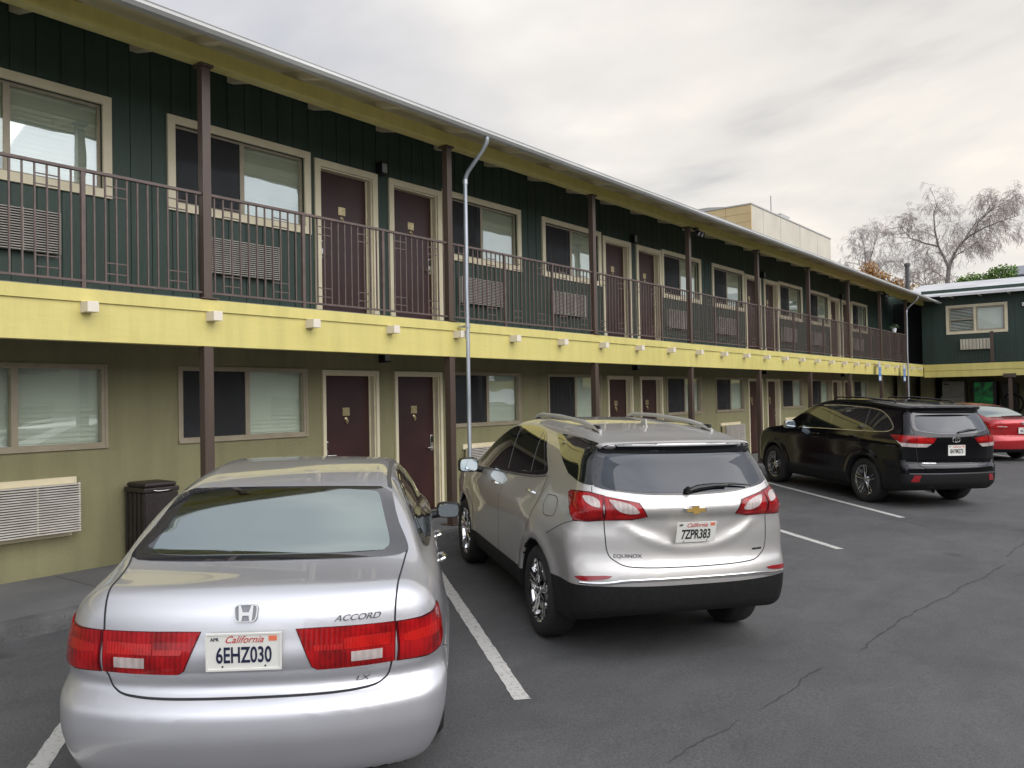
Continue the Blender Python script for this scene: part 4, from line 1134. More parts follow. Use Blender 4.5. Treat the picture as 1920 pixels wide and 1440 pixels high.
def lens_mat(name, c, dark, ridges=90, emis=0.0, axis=(0, 1, 0)):
    m, nt, b = new_mat(name); setp(b, rough=.2, coat=.6, coatr=.03, spec=.3)
    N = nt.nodes; L = nt.links; tc = N.new("ShaderNodeTexCoord"); mp = N.new("ShaderNodeMapping"); L.new(tc.outputs['Object'], mp.inputs[0])
    w = N.new("ShaderNodeTexWave"); w.bands_direction = 'Y'; w.inputs['Scale'].default_value = ridges / 6.28; L.new(mp.outputs[0], w.inputs['Vector'])
    n = N.new("ShaderNodeTexNoise"); n.inputs['Scale'].default_value = 9; n.inputs['Detail'].default_value = 3; L.new(tc.outputs['Object'], n.inputs['Vector'])
    a = N.new("ShaderNodeMath"); a.operation = 'MULTIPLY_ADD'; L.new(w.outputs[1], a.inputs[0]); a.inputs[1].default_value = .12; L.new(n.outputs[0], a.inputs[2])
    r = N.new("ShaderNodeValToRGB"); r.color_ramp.elements[0].position = .35; r.color_ramp.elements[0].color = (*dark, 1); r.color_ramp.elements[1].position = .72; r.color_ramp.elements[1].color = (*c, 1)
    L.new(a.outputs[0], r.inputs[0]); L.new(r.outputs[0], b.inputs['Base Color'])
    bp = N.new("ShaderNodeBump"); bp.inputs['Strength'].default_value = .25; bp.inputs['Distance'].default_value = .004; L.new(w.outputs[1], bp.inputs['Height']); L.new(bp.outputs[0], b.inputs['Normal'])
    return m
M_RED = lens_mat("red_lens", (.42, .005, .007), (.15, .002, .003))
M_REDB = lens_mat("bright_red_lens", (.52, .011, .008), (.30, .005, .005), 140)
M_REDD = lens_mat("dark_red_lens", (.10, .002, .005), (.05, .001, .003))
M_CLEAR = lens_mat("clear_lens", (.58, .50, .46), (.34, .28, .26), 60)
M_REFL = simple("reflector_red", (.28, .008, .012), .2, coat=1)
M_PLATE = simple("plate_white", (.78, .77, .70), .35)
M_PBLUE = simple("plate_navy", (.012, .016, .05), .45)
M_PRED = simple("plate_red", (.55, .07, .05), .45)
M_ORANGE = simple("plate_sticker", (.80, .20, .10), .5)
M_GOLD = simple("gold_badge", (.75, .48, .12), .25, metal=.6, coat=1)
M_MIRG = simple("mirror_glass", (.62, .70, .72), .02, metal=1.0)
M_RIM = simple("bright_alloy", (.70, .70, .69), .16, metal=1.0)
M_RIMD = simple("dark_alloy", (.035, .035, .038), .3, metal=.3)
M_AERIAL = simple("aerial_paint", (.42, .40, .36), .5)
M_SATDK = simple("badge_dark_grey", (.22, .22, .23), .35, metal=.5)  # dark grey of the backing plate that outlines the emblem
M_SATIN = simple("satin_silver", (.62, .62, .60), .4, metal=.6)
M_GREY = simple("satin_grey_trim", (.12, .12, .125), .35, metal=.4)

LEFTD, RIGHTD, REAR, TOPD = (0, -1, 0), (0, 1, 0), (1, 0, 0), (0, 0, -1)
def mir(pts, s): return [(p[0], p[1] * s, p[2]) for p in pts]

def car_body(cs, name, mat, parent, h=.022, cuts=(), clad=None, seams=None):
    """shell with wheel wells; cladding below clad(x) after clean cuts"""
    P, Fc = cs.mesh(h)
    bm = bmesh.new(); vs = [bm.verts.new(p) for p in P.tolist()]
    bm.verts.ensure_lookup_table()
    for q in Fc.tolist():
        try: bm.faces.new([vs[i] for i in q])
        except ValueError: pass
    for co, no in cuts:
        bmesh.ops.bisect_plane(bm, geom=bm.verts[:] + bm.edges[:] + bm.faces[:], plane_co=co, plane_no=no, dist=1e-5)
    bm.faces.ensure_lookup_table(); bm.verts.index_update()
    cen = np.array([f.calc_center_median()[:] for f in bm.faces])
    fin = cs.F(cen[:, 0], cen[:, 1], cen[:, 2], False)
    mi = np.zeros(len(cen), int)
    if clad is not None: mi[clad(cen)] = 1
    mi[fin < -.012] = 2
    mi[cen[:, 2] < cs.zb(cen[:, 0]) + .02] = 2
    verts = [v.co[:] for v in bm.verts]; faces = [[v.index for v in f.verts] for f in bm.faces]; bm.free()
    mb = MB(); mb.add(verts, faces, 0); mb.m = mi.tolist()
    if seams: seams(mb)
    o = mesh_obj(name, mb.v, mb.f, None, parent, True, [mat, M_CLAD, M_WELL, M_GAP], mb.m)
    bm = bmesh.new(); bm.from_mesh(o.data); bmesh.ops.recalc_face_normals(bm, faces=bm.faces); bm.to_mesh(o.data); bm.free()
    for p in o.data.polygons: p.use_smooth = True
    return o

def part(cs, name, mat, parent, pts, D, **k):
    mb = MB(); patch(cs, pts, D, mb=mb, **k)
    o = mb.build(name, mat, parent, smooth=True, sharp=50); return o
def grow_poly(pts, k=.012):
    c = np.mean(np.array(pts), 0); return [tuple(np.array(p) + (np.array(p) - c) / max(1e-6, np.linalg.norm(np.array(p) - c)) * k) for p in pts]
def lamp(cs, mat, parent, pts, D, h=.025, k=.011, off=.008, outline=True):
    """lens with a dark gasket round it"""
    o = part(cs, "tail_light", mat, parent, pts, D, off=off, h=h)
    if outline: part(cs, "lamp_gasket", M_REDD, o, grow_poly(pts, k), D, off=off - .004, h=h)
    return o
def strip_part(cs, name, mat, parent, lines, w, D, raise_=.004, rnd=2, h=.03):
    mb = MB()
    for l in lines: ribbon(cs, l, w, D, mb=mb, raise_=raise_, rnd=rnd, h=h)
    return mb.build(name, mat, parent, smooth=True, sharp=60)

def text_obj(name, body, size, mat, parent, loc, sx=1.0, ext=.0015, off=0.0, shear=0.0, tilt=0.0, yaw=0.0, align='CENTER'):
    cu = bpy.data.curves.new(name, 'FONT'); cu.body = body; cu.size = size; cu.extrude = ext; cu.offset = off; cu.shear = shear; cu.align_x = align; cu.align_y = 'CENTER'
    cu.materials.append(mat); o = bpy.data.objects.new(name, cu); COL.objects.link(o); o.parent = parent
    R = Matrix(((0, 0, -1), (-1, 0, 0), (0, 1, 0))).to_4x4()
    COL.objects.unlink(o); dg = bpy.data.objects.new(name, cu); COL.objects.link(dg); bpy.context.view_layer.update()
    me = bpy.data.meshes.new_from_object(dg.evaluated_get(bpy.context.evaluated_depsgraph_get())); me.name = name
    bpy.data.objects.remove(dg); bpy.data.objects.remove(o); bpy.data.curves.remove(cu)
    if not me.materials: me.materials.append(mat)
    o = bpy.data.objects.new(name, me); COL.objects.link(o); o.parent = parent
    o.matrix_local = Matrix.Translation(loc) @ Matrix.Rotation(yaw, 4, 'Z') @ Matrix.Rotation(tilt, 4, 'Y') @ R @ Matrix.Diagonal((sx, 1, 1, 1))
    return o

def surf_text(cs, name, body, size, mat, parent, y, z, sx=1.0, shear=0.0, ext=.0022, off=0.0):
    """raised lettering wrapped on the rear of the car"""
    o = text_obj(name, body, size, mat, parent, (0, 0, 0), sx=1, shear=shear, ext=ext, off=off)
    me = o.data; o.matrix_local = Matrix.Identity(4)
    V = np.array([v.co[:] for v in me.vertices]); Q_, N_ = cs.cast(np.stack([y - V[:, 0] * sx, z + V[:, 1]], 1), REAR, 0)
    Pn = Q_ + N_ * (V[:, 2:3] + ext * .6 + .0025)
    for v, p in zip(me.vertices, Pn): v.co = p
    return o

def plate(parent, x, y, z, number, month, tilt=0.0, frame=True, blur=False, mat_num=None):
    r = empty("licence_plate", (x, y, z), parent=parent); r.rotation_euler = (0, tilt, 0)
    b = MB(); W, Hh = .1525, .076
    b.box(-.002, .002, -W, W, -Hh, Hh, bev=.0015)
    b.build("plate_board", M_PLATE, r)
    if frame:
        b = MB()
        for a in ((-W - .007, W + .007, Hh - .001, Hh + .006), (-W - .007, W + .007, -Hh - .008, -Hh + .001), (-W - .007, -W + .001, -Hh, Hh), (W - .001, W + .007, -Hh, Hh)): b.box(-.006, .004, *a)
        b.build("plate_frame", M_PLATE, r)
    mn = mat_num or M_PBLUE
    text_obj("plate_number", number, .098, mn, r, (-.0035, 0, -.018), sx=.62, off=.0016, ext=.001)
    t = text_obj("state_name", "California", .044, M_PRED, r, (-.0035, .0, .053), sx=.95, off=.0002, shear=.45, ext=.0006)
    text_obj("month_mark", month, .020, mn, r, (-.0035, .122, .056), off=.0004, ext=.0006)
    b = MB(); b.box(-.0035, -.002, -.14, -.105, .045, .068); b.build("year_sticker", M_ORANGE, r)
    b = MB()
    for s in (-1, 1): b.lathe([(0, -.0045), (.004, -.0045), (.004, 0)], n=8, axis='x', c=(0, s * .09, -.065))
    b.build("plate_screw", M_BLACK, r)
    return r

def wheel(parent, x, y, R, rim, w, style, side, mrim, n=5):
    """part 'wheel' is the alloy rim, the tyre its child; axle along y"""
    s = side
    r = MB(); fy = y + s * (w / 2 - .012)      # outer face plane
    r.lathe([(rim + .004, fy + s * .004), (rim + .004, fy - s * .004), (rim - .012, fy - s * .012), (rim - .02, fy - s * .05), (rim - .03, fy - s * .12)], n=48, axis='y', c=(x, 0, R), m=0)
    # dark barrel
    r.lathe([(rim - .03, fy - s * .12), (.06, fy - s * .13), (0, fy - s * .13)], n=32, axis='y', c=(x, 0, R), m=1)
    r.lathe([(0, fy - s * .004), (.030, fy - s * .006), (.034, fy - s * .02), (.06, fy - s * .05)], n=24, axis='y', c=(x, 0, R), m=0)
    for k in range(n):
        a0 = 2 * math.pi * k / n + .3
        for (d0, d1, wa, wb) in style:
            pts = []
            for (rad, dep, ww, dd) in ((.028, .012, wa, d0 * .3), (rim * .45, .020, wa * .9, d0), (rim * .8, .010, wb * .95, (d0 + d1) / 2), (rim - .006, .002, wb, d1)):
                a = a0 + dd; ux, uz = math.cos(a), math.sin(a); px, pz = -uz, ux
                yy = fy - s * dep
                pts.append([(x + ux * rad + px * ww / 2, yy, R + uz * rad + pz * ww / 2), (x + ux * rad, yy + s * .006, R + uz * rad), (x + ux * rad - px * ww / 2, yy, R + uz * rad - pz * ww / 2), (x + ux * rad - px * ww / 2, yy - s * .03, R + uz * rad - pz * ww / 2), (x + ux * rad + px * ww / 2, yy - s * .03, R + uz * rad + pz * ww / 2)])
            V = [p for q in pts for p in q]; Fs = [(5 * i + j, 5 * i + (j + 1) % 5, 5 * i + 5 + (j + 1) % 5, 5 * i + 5 + j) for i in range(3) for j in range(5)]
            r.add(V, Fs, 0)
    for k in range(5):
        a = 2 * math.pi * k / 5; r.lathe([(0, fy - s * .008), (.007, fy - s * .010), (.007, fy - s * .03)], n=8, axis='y', c=(x + .045 * math.cos(a), 0, R + .045 * math.sin(a)), m=1)
    o = r.build("wheel", [mrim, M_RIMD], parent, smooth=True, sharp=35)
    t = MB(); prof = [(rim + .002, -w / 2 + .012), (rim + .03, -w / 2), (R - .035, -w / 2 - .006), (R - .010, -w / 2 + .014), (R - .001, -w / 2 + .035), (R, 0), (R - .001, w / 2 - .035), (R - .010, w / 2 - .014), (R - .035, w / 2 + .006), (rim + .03, w / 2), (rim + .002, w / 2 - .012)]
    t.lathe([(a, y + b_) for a, b_ in prof], n=72, axis='y', c=(x, 0, R))
    for g in (-.06, -.02, .02, .06):
        pass
    to = t.build("tyre", M_RUBBER, o, smooth=True, sharp=50)
    return o
def wheels(car, cs, R, rim, w, style, mrim, n=5):
    for wx in cs.wheels:
        for s in (1, -1): wheel(car, wx, s * (cs.half - .025 - w / 2), R, rim, w, style, s, mrim, n)

def mirror(car, x, y, z, s, mat, w=.20, h=.14):
    b = MB(); bm = bmesh.new(); bmesh.ops.create_cube(bm, size=1); bmesh.ops.subdivide_edges(bm, edges=bm.edges[:], cuts=4, use_grid_fill=True)
    vs = []
    for v in bm.verts:
        c = v.co * 2; q = Vector((c.x, c.y, c.z)); L = (abs(q.x)**4 + abs(q.y)**4 + abs(q.z)**4)**.25
        q = q / L; f = 1 - .25 * max(0, q.x)
        vs.append((x + q.x * .07, y + s * q.y * w / 2 * f, z + q.z * h / 2 * f))
    b.add(vs, [[v.index for v in f.verts] for f in bm.faces], 0); bm.free()
    b.tube([(x + .01, y - s * w * .35, z - h * .3), (x + .03, y - s * (w * .5 + .10), z - h * .45)], [.028, .034], 10, m=1)
    o = b.build("door_mirror", [mat, M_BLACK], car, smooth=True, sharp=60)
    b = MB(); n = 20; ring = []
    for k in range(n):
        a = 2 * math.pi * k / n; c_, s_ = math.cos(a), math.sin(a); p = 2 / 4.0
        ring.append((x - .0695, y + s * math.copysign(abs(c_)**p, c_) * w * .43, z + math.copysign(abs(s_)**p, s_) * h * .41))
    b.add([(p[0] + .006, p[1], p[2]) for p in ring] + [(x - .0735, p[1] * .97 + y * .03, p[2] * .97 + z * .03) for p in ring], [tuple(range(n, 2 * n))] + [(i, (i + 1) % n, n + (i + 1) % n, n + i) for i in range(n)])
    b.build("mirror_glass", M_MIRG, o)
def handle(car, cs, x, z, s, mat, L=.19):
    Q, N = cs.cast([[x if s > 0 else -x, z]], (0, -s, 0), 0); q = Vector(Q[0]); n = Vector(N[0])
    b = MB(); pts = [q + Vector((-L / 2, 0, 0)) + n * .002, q + Vector((-L / 2 + .02, 0, 0)) + n * .026, q + n * .034, q + Vector((L / 2 - .03, 0, 0)) + n * .028, q + Vector((L / 2, 0, 0)) + n * .004]
    b.tube(pts, [.010, .014, .015, .014, .010], 10); b.build("door_handle", mat, car, smooth=True)
def finish(root, pose, cs):
    root.matrix_world = car_pose(*pose)

# ---------------------------------------------------------------- silver sedan
def build_sedan():
    cs = SEDAN; car = empty("parked_car"); tag(car, "silver sedan parked nearest the camera, seen from behind", "car", "cars parked at an angle to the motel")
    DD = (.72, 0, -.69)
    def seams(mb):
        for s in (1, -1):
            ribbon(cs, mir([(-.40, .685, 1.105), (-.50, .672, 1.095), (-.84, .645, 1.06), (-.93, .635, .98), (-.955, .632, .908)], s), .008, DD, mb=mb, m=3, rnd=2, h=.015)
            ribbon(cs, mir([(-.96, .620, .735), (-.96, .605, .66), (-.985, .555, .628), (-1.02, .42, .618), (-1.04, 0, .617)], s), .008, REAR, mb=mb, m=3, rnd=2, h=.015)
            D = (0, -s, 0)
            ribbon(cs, mir([(-.76, .88, .73), (-.55, .9, .66), (-.38, .9, .60)], s), .005, D, mb=mb, m=3)
            ribbon(cs, mir([(.30, .9, .45), (.34, .9, .7), (.10, .9, 1.0)], s), .006, D, mb=mb, m=3, rnd=2)
            ribbon(cs, mir([(1.22, .9, .25), (1.24, .9, .7), (1.20, .9, .98)], s), .006, D, mb=mb, m=3, rnd=2)
            ribbon(cs, mir([(2.25, .9, .25), (2.30, .9, .7), (2.28, .9, .94)], s), .006, D, mb=mb, m=3, rnd=2)
    car_body(cs, "body", M_SILVER, car, seams=seams)
    GD = (.55, 0, -.83)
    half = [(.15, .583, 1.378), (.13, .3, 1.388), (.12, 0, 1.39)]
    lo = [(-.573, 0, 1.108), (-.552, .34, 1.108), (-.49, .63, 1.108), (-.43, .69, 1.118), (-.37, .685, 1.145), (-.18, .625, 1.254)]
    gl = half + mir(half[:-1][::-1], -1) + mir(lo[1:][::-1], -1) + lo
    part(cs, "rear_window_border", M_FRIT, car, gl, GD, off=.004, rnd=1, h=.035)
    half = [(.075, .49, 1.362), (.09, .3, 1.37), (.09, 0, 1.372)]
    lo = [(-.50, 0, 1.127), (-.485, .34, 1.127), (-.45, .555, 1.127), (-.40, .60, 1.145), (-.14, .55, 1.278), (.05, .52, 1.35)]
    g2 = half + mir(half[:-1][::-1], -1) + mir(lo[1:][::-1], -1) + lo
    part(cs, "rear_window", M_GLASS_S, car, g2, GD, off=.0065, rnd=2, h=.035)
    ws = [(1.72, .56, 1.37), (1.74, 0, 1.38), (1.72, -.56, 1.37), (2.45, -.70, 1.06), (2.55, -.5, 1.03), (2.60, 0, 1.02), (2.55, .5, 1.03), (2.45, .70, 1.06)]
    part(cs, "windscreen", M_GLASS_D, car, ws, (-.5, 0, -.86), off=.004, rnd=2, h=.04)
    for s in (1, -1):
        D = (0, -s, 0)
        sw = [(-.10, .7, 1.10), (.06, .7, 1.035), (.6, .7, 1.01), (1.4, .7, .985), (2.2, .7, .965), (2.3, .7, .985), (2.05, .7, 1.13), (1.68, .7, 1.33), (1.45, .7, 1.385), (1.0, .7, 1.40), (.55, .7, 1.375), (.22, .7, 1.28)]
        part(cs, "side_window_frame", M_GBLK, car, mir(sw, s), D, off=.003, rnd=1)
        f = [(1.26, .7, 1.005), (2.10, .7, .985), (2.0, .7, 1.13), (1.64, .7, 1.32), (1.45, .7, 1.37), (1.30, .7, 1.375)]
        rr = [(.30, .7, 1.035), (1.18, .7, 1.01), (1.20, .7, 1.375), (.95, .7, 1.378), (.60, .7, 1.352), (.34, .7, 1.27)]
        q = [(.0, .7, 1.09), (.08, .7, 1.05), (.25, .7, 1.04), (.29, .7, 1.25), (.22, .7, 1.24)]
        for w_ in (f, rr, q): part(cs, "side_window", M_GLASS_SIDE, car, mir(w_, s), D, off=.0055, rnd=1)
        # tail light: lid section and wing section
        tl = lamp(cs, M_RED, car, mir([(-1.04, .205, .908), (-1.03, .3, .908), (-.96, .632, .906), (-.95, .628, .733), (-1.0, .5, .731), (-1.04, .30, .730), (-1.045, .275, .745)], s), REAR, off=.007, h=.03, k=.006)
        D2 = (.8, -.6 * s, 0)
        tw = lamp(cs, M_RED, car, mir([(-.945, .640, .904), (-.90, .76, .902), (-.85, .82, .908), (-.80, .855, .928), (-.775, .87, .925), (-.78, .88, .86), (-.80, .885, .79), (-.84, .865, .748), (-.90, .80, .732), (-.945, .640, .734)], s), D2, off=.008, h=.022)
        part(cs, "lens_band", M_REDB, tw, mir([(-.94, .66, .85), (-.85, .82, .862), (-.80, .87, .87), (-.80, .88, .83), (-.85, .83, .815), (-.94, .66, .81)], s), D2, off=.0088, rnd=1, h=.022)
        part(cs, "lens_band", M_RED, tl, mir([(-1.04, .245, .897), (-.97, .62, .896), (-.97, .62, .868), (-1.04, .255, .868)], s), REAR, off=.0085)
        part(cs, "lens_band", M_REDB, tl, mir([(-1.02, .41, .858), (-.97, .61, .862), (-.97, .61, .812), (-1.02, .41, .812)], s), REAR, off=.0088)
        part(cs, "lens_band", M_REDB, tl, mir([(-1.04, .275, .835), (-1.02, .405, .835), (-1.02, .405, .812), (-1.04, .285, .812)], s), REAR, off=.0088)
        part(cs, "lens_band", M_RED, tl, mir([(-1.04, .285, .803), (-1.02, .43, .803), (-1.02, .43, .748), (-1.04, .31, .748)], s), REAR, off=.0085)
        part(cs, "lens_band", M_RED, tl, mir([(-.98, .585, .803), (-.96, .62, .803), (-.96, .62, .748), (-.98, .585, .748)], s), REAR, off=.0085)
        part(cs, "reverse_lamp", M_CLEAR, tl, mir([(-1.02, .44, .799), (-.98, .575, .799), (-.98, .575, .757), (-1.02, .44, .757)], s), REAR, off=.010, h=.02)
        strip_part(cs, "roof_moulding", M_GREY, car, [mir([(.16, .578, 1.38), (.45, .562, 1.42), (.9, .562, 1.44), (1.3, .568, 1.44), (1.7, .57, 1.38)], s)], .026, TOPD, raise_=.003)
        mirror(car, 2.02, s * 1.0, .955, s, M_BLACK if s < 0 else M_BLACK, w=.19, h=.13)
        handle(car, cs, .56, .875, s, M_CHROME); handle(car, cs, 1.42, .865, s, M_CHROME)
    plate(car, -1.085, .012, .832, "6EHZ030", "APR", tilt=-.08)
    # emblem: rounded frame with an H
    def emb():
        r = empty("badge", (-1.044, .012, .985), parent=car); r.rotation_euler = (0, .30, 0)
        b = MB(); n = 28
        def ring(a, h, e):
            o = []
            for k in range(n):
                t = 2 * math.pi * k / n; c_, s_ = math.cos(t), math.sin(t); z = math.copysign(abs(s_)**(2 / e), s_) * h; o.append((math.copysign(abs(c_)**(2 / e), c_) * (a + .1 * z), z))
            return o
        A, B = ring(.049, .038, 4.5), ring(.0445, .0345, 4.5)
        V = [(-.004, y, z) for y, z in A] + [(-.004, y, z) for y, z in B] + [(.006, y, z) for y, z in A] + [(.006, y, z) for y, z in B]
        F_ = [(k, (k + 1) % n, n + (k + 1) % n, n + k) for k in range(n)] + [(k, 2 * n + k, 2 * n + (k + 1) % n, (k + 1) % n) for k in range(n)] + [(n + k, n + (k + 1) % n, 3 * n + (k + 1) % n, 3 * n + k) for k in range(n)]
        b.add(V, F_)
        for s in (1, -1): b.prism([(s * .032, .033), (s * .022, .033), (s * .0125, .002), (s * .0125, -.008), (s * .017, -.033), (s * .027, -.033)], -.005, .004, axis='x')
        b.box(-.0052, .004, -.016, .016, -.010, .004)
        b.build("emblem", M_SATIN, r)
        b = MB(); b.prism([(y * 1.03, z * 1.03) for y, z in A], .0045, .012, axis='x'); b.build("badge_backing", M_SATDK, r)
    emb()
    surf_text(cs, "model_lettering", "ACCORD", .036, M_GREY, car, -.465, .943, sx=1.3, shear=.35)
    surf_text(cs, "trim_lettering", "LX", .030, M_GREY, car, -.485, .662, sx=1.6, shear=.3)
    b = MB(); b.tube([(-1.00, -.42, .23), (-.7, -.42, .25)], .03, 14, caps=False); b.build("exhaust_pipe", M_STEEL, car, smooth=True)
    wheels(car, cs, .318, .205, .205, [(-.09, -.02, .03, .05), (.09, .02, .03, .05)], M_RIM, 6)
    finish(car, POSE['sedan'], cs)
build_sedan()

# ---------------------------------------------------------------- warm silver crossover
def build_cross():
    cs = CROSS; car = empty("parked_car"); tag(car, "warm silver crossover with roof rails parked between the two other near cars", "car", "cars parked at an angle to the motel")
    car["label"] = "warm silver crossover with chrome roof rails and wiper, beside the silver sedan"
    def seams(mb):
        for s in (1, -1):
            ribbon(cs, mir([(-.78, .643, 1.03), (-.83, .640, .93), (-.84, .632, .82), (-.845, .61, .765), (-.875, .52, .708), (-.91, .35, .698), (-.93, 0, .695)], s), .007, REAR, mb=mb, m=3, rnd=2, h=.015)
            D = (0, -s, 0)
            ribbon(cs, mir([(-.70, .8, 1.02), (-.50, .8, .95), (-.27, .9, .855)], s), .005, D, mb=mb, m=3, rnd=1)
            ribbon(cs, mir([(-.70, .7, 1.255), (-.72, .7, 1.19)], s), .005, (.8, -.6 * s, 0), mb=mb, m=3, h=.01)
            ribbon(cs, mir([(2.02, .9, 1.12), (2.28, .9, .95), (2.30, .9, .7), (2.26, .9, .42)], s), .006, D, mb=mb, m=3, rnd=2)
            ribbon(cs, mir([(1.10, .9, 1.17), (1.15, .9, .87), (1.20, .9, .44)], s), .006, D, mb=mb, m=3, rnd=1)
            ribbon(cs, mir([(.02, .9, 1.26), (.0, .9, 1.10), (.17, .9, .86), (.38, .9, .60), (.44, .9, .46)], s), .006, D, mb=mb, m=3, rnd=2)
            ribbon(cs, mir([(-.14, .9, 1.13), (-.33, .9, 1.14), (-.39, .9, 1.05), (-.35, .9, .99), (-.17, .9, .98), (-.11, .9, 1.06), (-.14, .9, 1.13)], s), .005, D, mb=mb, m=3, rnd=2) if s > 0 else None
    def clad(c):
        return ((c[:, 0] < .2) & (c[:, 2] < .575)) | ((c[:, 0] > .2) & (c[:, 2] < .44)) | ((c[:, 0] > 2.9) & (c[:, 2] < .575))
    car_body(cs, "body", M_PEPPER, car, cuts=[((0, 0, .575), (0, 0, 1)), ((0, 0, .44), (0, 0, 1))], clad=clad, seams=seams)
    # glossy black surround, glass
    blk = [(-.85, 0, 1.19), (-.84, .35, 1.20), (-.78, .62, 1.235), (-.72, .70, 1.262), (-.66, .665, 1.40), (-.61, .60, 1.52), (-.60, .575, 1.545), (-.64, .42, 1.555), (-.66, 0, 1.56)]
    full = blk + [(p[0], -p[1], p[2]) for p in blk[::-1][1:-1]]
    part(cs, "rear_window_border", M_GBLK, car, full, REAR, off=.004, rnd=1, h=.03)
    g = [(-.84, 0, 1.205), (-.83, .35, 1.213), (-.79, .58, 1.24), (-.75, .64, 1.275), (-.68, .60, 1.39), (-.64, .562, 1.47), (-.64, .53, 1.482), (-.64, 0, 1.487)]
    full = g + [(p[0], -p[1], p[2]) for p in g[::-1][1:-1]]
    part(cs, "rear_window", M_GLASS_D, car, full, REAR, off=.007, rnd=1, h=.03)
    ws = [(1.80, .56, 1.5), (1.82, 0, 1.52), (1.80, -.56, 1.5), (2.45, -.68, 1.2), (2.52, 0, 1.16), (2.45, .68, 1.2)]
    part(cs, "windscreen", M_GLASS_D, car, ws, (-.6, 0, -.8), off=.004, rnd=1, h=.04)
    for s in (1, -1):
        D = (0, -s, 0); D2 = (.8, -.6 * s, 0); D3 = (.45, -.89 * s, 0)
        q = [(-.70, .70, 1.262), (-.55, .75, 1.285), (-.36, .75, 1.315), (-.17, .74, 1.39), (.02, .7, 1.48), (.27, .6, 1.575), (.0, .6, 1.578), (-.3, .6, 1.572), (-.585, .58, 1.552), (-.62, .6, 1.50)]
        part(cs, "quarter_window", M_GLASS_SIDE, car, mir(q, s), D, off=.004, h=.025)
        fr = [(2.28, .8, 1.115), (1.0, .8, 1.180), (.34, .8, 1.222), (.05, .8, 1.262), (.06, .8, 1.30), (.30, .8, 1.44), (.50, .6, 1.555), (.66, .6, 1.585), (1.0, .6, 1.600), (1.30, .6, 1.592), (1.62, .6, 1.550), (1.95, .6, 1.405)]
        part(cs, "side_window_frame", M_GBLK, car, mir(fr, s), D, off=.003, rnd=1, h=.028)
        f = [(2.14, .8, 1.142), (1.13, .8, 1.200), (1.33, .8, 1.572), (1.60, .6, 1.53), (1.92, .6, 1.39)]
        rr = [(1.03, .8, 1.205), (.46, .8, 1.24), (.62, .8, 1.565), (1.0, .6, 1.578), (1.23, .6, 1.575)]
        q2 = [(.39, .8, 1.245), (.13, .8, 1.285), (.36, .8, 1.44), (.55, .6, 1.545)]
        for w_ in (f, rr, q2): part(cs, "side_window", M_GLASS_SIDE, car, mir(w_, s), D, off=.0055)
        strip_part(cs, "window_moulding", M_GREY, car, [mir([(2.3, .8, 1.105), (1.0, .8, 1.17), (.34, .8, 1.21), (.04, .8, 1.252)], s)], .012, D, raise_=.005)
        tlo = [(-.50, .82, 1.165), (-.50, .82, 1.195), (-.53, .80, 1.206), (-.71, .73, 1.212), (-.775, .645, 1.192), (-.775, .645, 1.028), (-.68, .82, 1.020), (-.59, .83, 1.115)]
        a = lamp(cs, M_RED, car, mir([(-.50, .80, 1.19), (-.53, .79, 1.206), (-.62, .76, 1.212), (-.71, .73, 1.212), (-.775, .647, 1.192), (-.80, .647, 1.03), (-.75, .75, 1.022), (-.67, .82, 1.020), (-.60, .825, 1.10)], s), D2, off=.008, h=.022)
        part(cs, "clear_lens", M_CLEAR, a, mir([(-.67, .755, 1.190), (-.73, .71, 1.190), (-.775, .668, 1.160), (-.80, .665, 1.112), (-.77, .72, 1.125), (-.73, .755, 1.148)], s), D2, off=.011, rnd=2, h=.02)
        part(cs, "lens_band", M_REDB, a, mir([(-.60, .81, 1.13), (-.66, .80, 1.075), (-.80, .66, 1.075), (-.80, .66, 1.05), (-.67, .81, 1.04), (-.62, .82, 1.08)], s), D2, off=.0105, rnd=1, h=.02)
        a = lamp(cs, M_RED, car, mir([(-.79, .638, 1.19), (-.866, .41, 1.142), (-.88, .355, 1.055), (-.86, .46, 1.035), (-.80, .638, 1.029)], s), REAR, off=.008, h=.025)
        part(cs, "clear_lens", M_CLEAR, a, mir([(-.79, .615, 1.168), (-.82, .56, 1.160), (-.86, .45, 1.132), (-.88, .40, 1.08), (-.86, .48, 1.075), (-.84, .56, 1.095)], s), REAR, off=.011, rnd=2, h=.02)
        part(cs, "lens_band", M_REDB, a, mir([(-.80, .63, 1.075), (-.84, .55, 1.06), (-.87, .42, 1.058), (-.86, .46, 1.043), (-.80, .63, 1.045)], s), REAR, off=.0105, rnd=1, h=.02)
        part(cs, "reflector", M_REFL, car, mir([(-.73, .845, .638), (-.87, .60, .652), (-.86, .63, .627), (-.80, .78, .608), (-.76, .82, .612)], s), D2, off=.006, rnd=1, h=.02)
        # roof rail
        b = MB(); y = s * .475; b.tube([(-.30, y, 1.618), (-.18, y, 1.645), (.1, y, 1.676), (.7, y, 1.698), (1.2, y, 1.693), (1.36, y, 1.668), (1.44, y, 1.635)], [.012, .018, .018, .018, .018, .017, .012], 10)
        for x in (-.20, 1.33): b.box(x - .07, x + .07, y - .010, y + .010, 1.60, 1.665, bev=.004, m=1)
        b.build("roof_rail", [M_SATIN, M_BLACK], car, smooth=True)
        mirror(car, 2.00, s * 1.02, 1.155, s, M_GBLK, w=.21, h=.15)
        handle(car, cs, .22, 1.10, s, M_CHROME); handle(car, cs, 1.34, 1.045, s, M_CHROME)
    # chrome bar above the dark bumper, hatch ridge, wiper, fin
    ch = [(-.78, .815, .590), (-.86, .66, .592), (-.90, .53, .612), (-.93, .3, .618), (-.955, 0, .620)]
    full = ch + [(p[0], -p[1], p[2]) for p in ch[::-1][1:]]
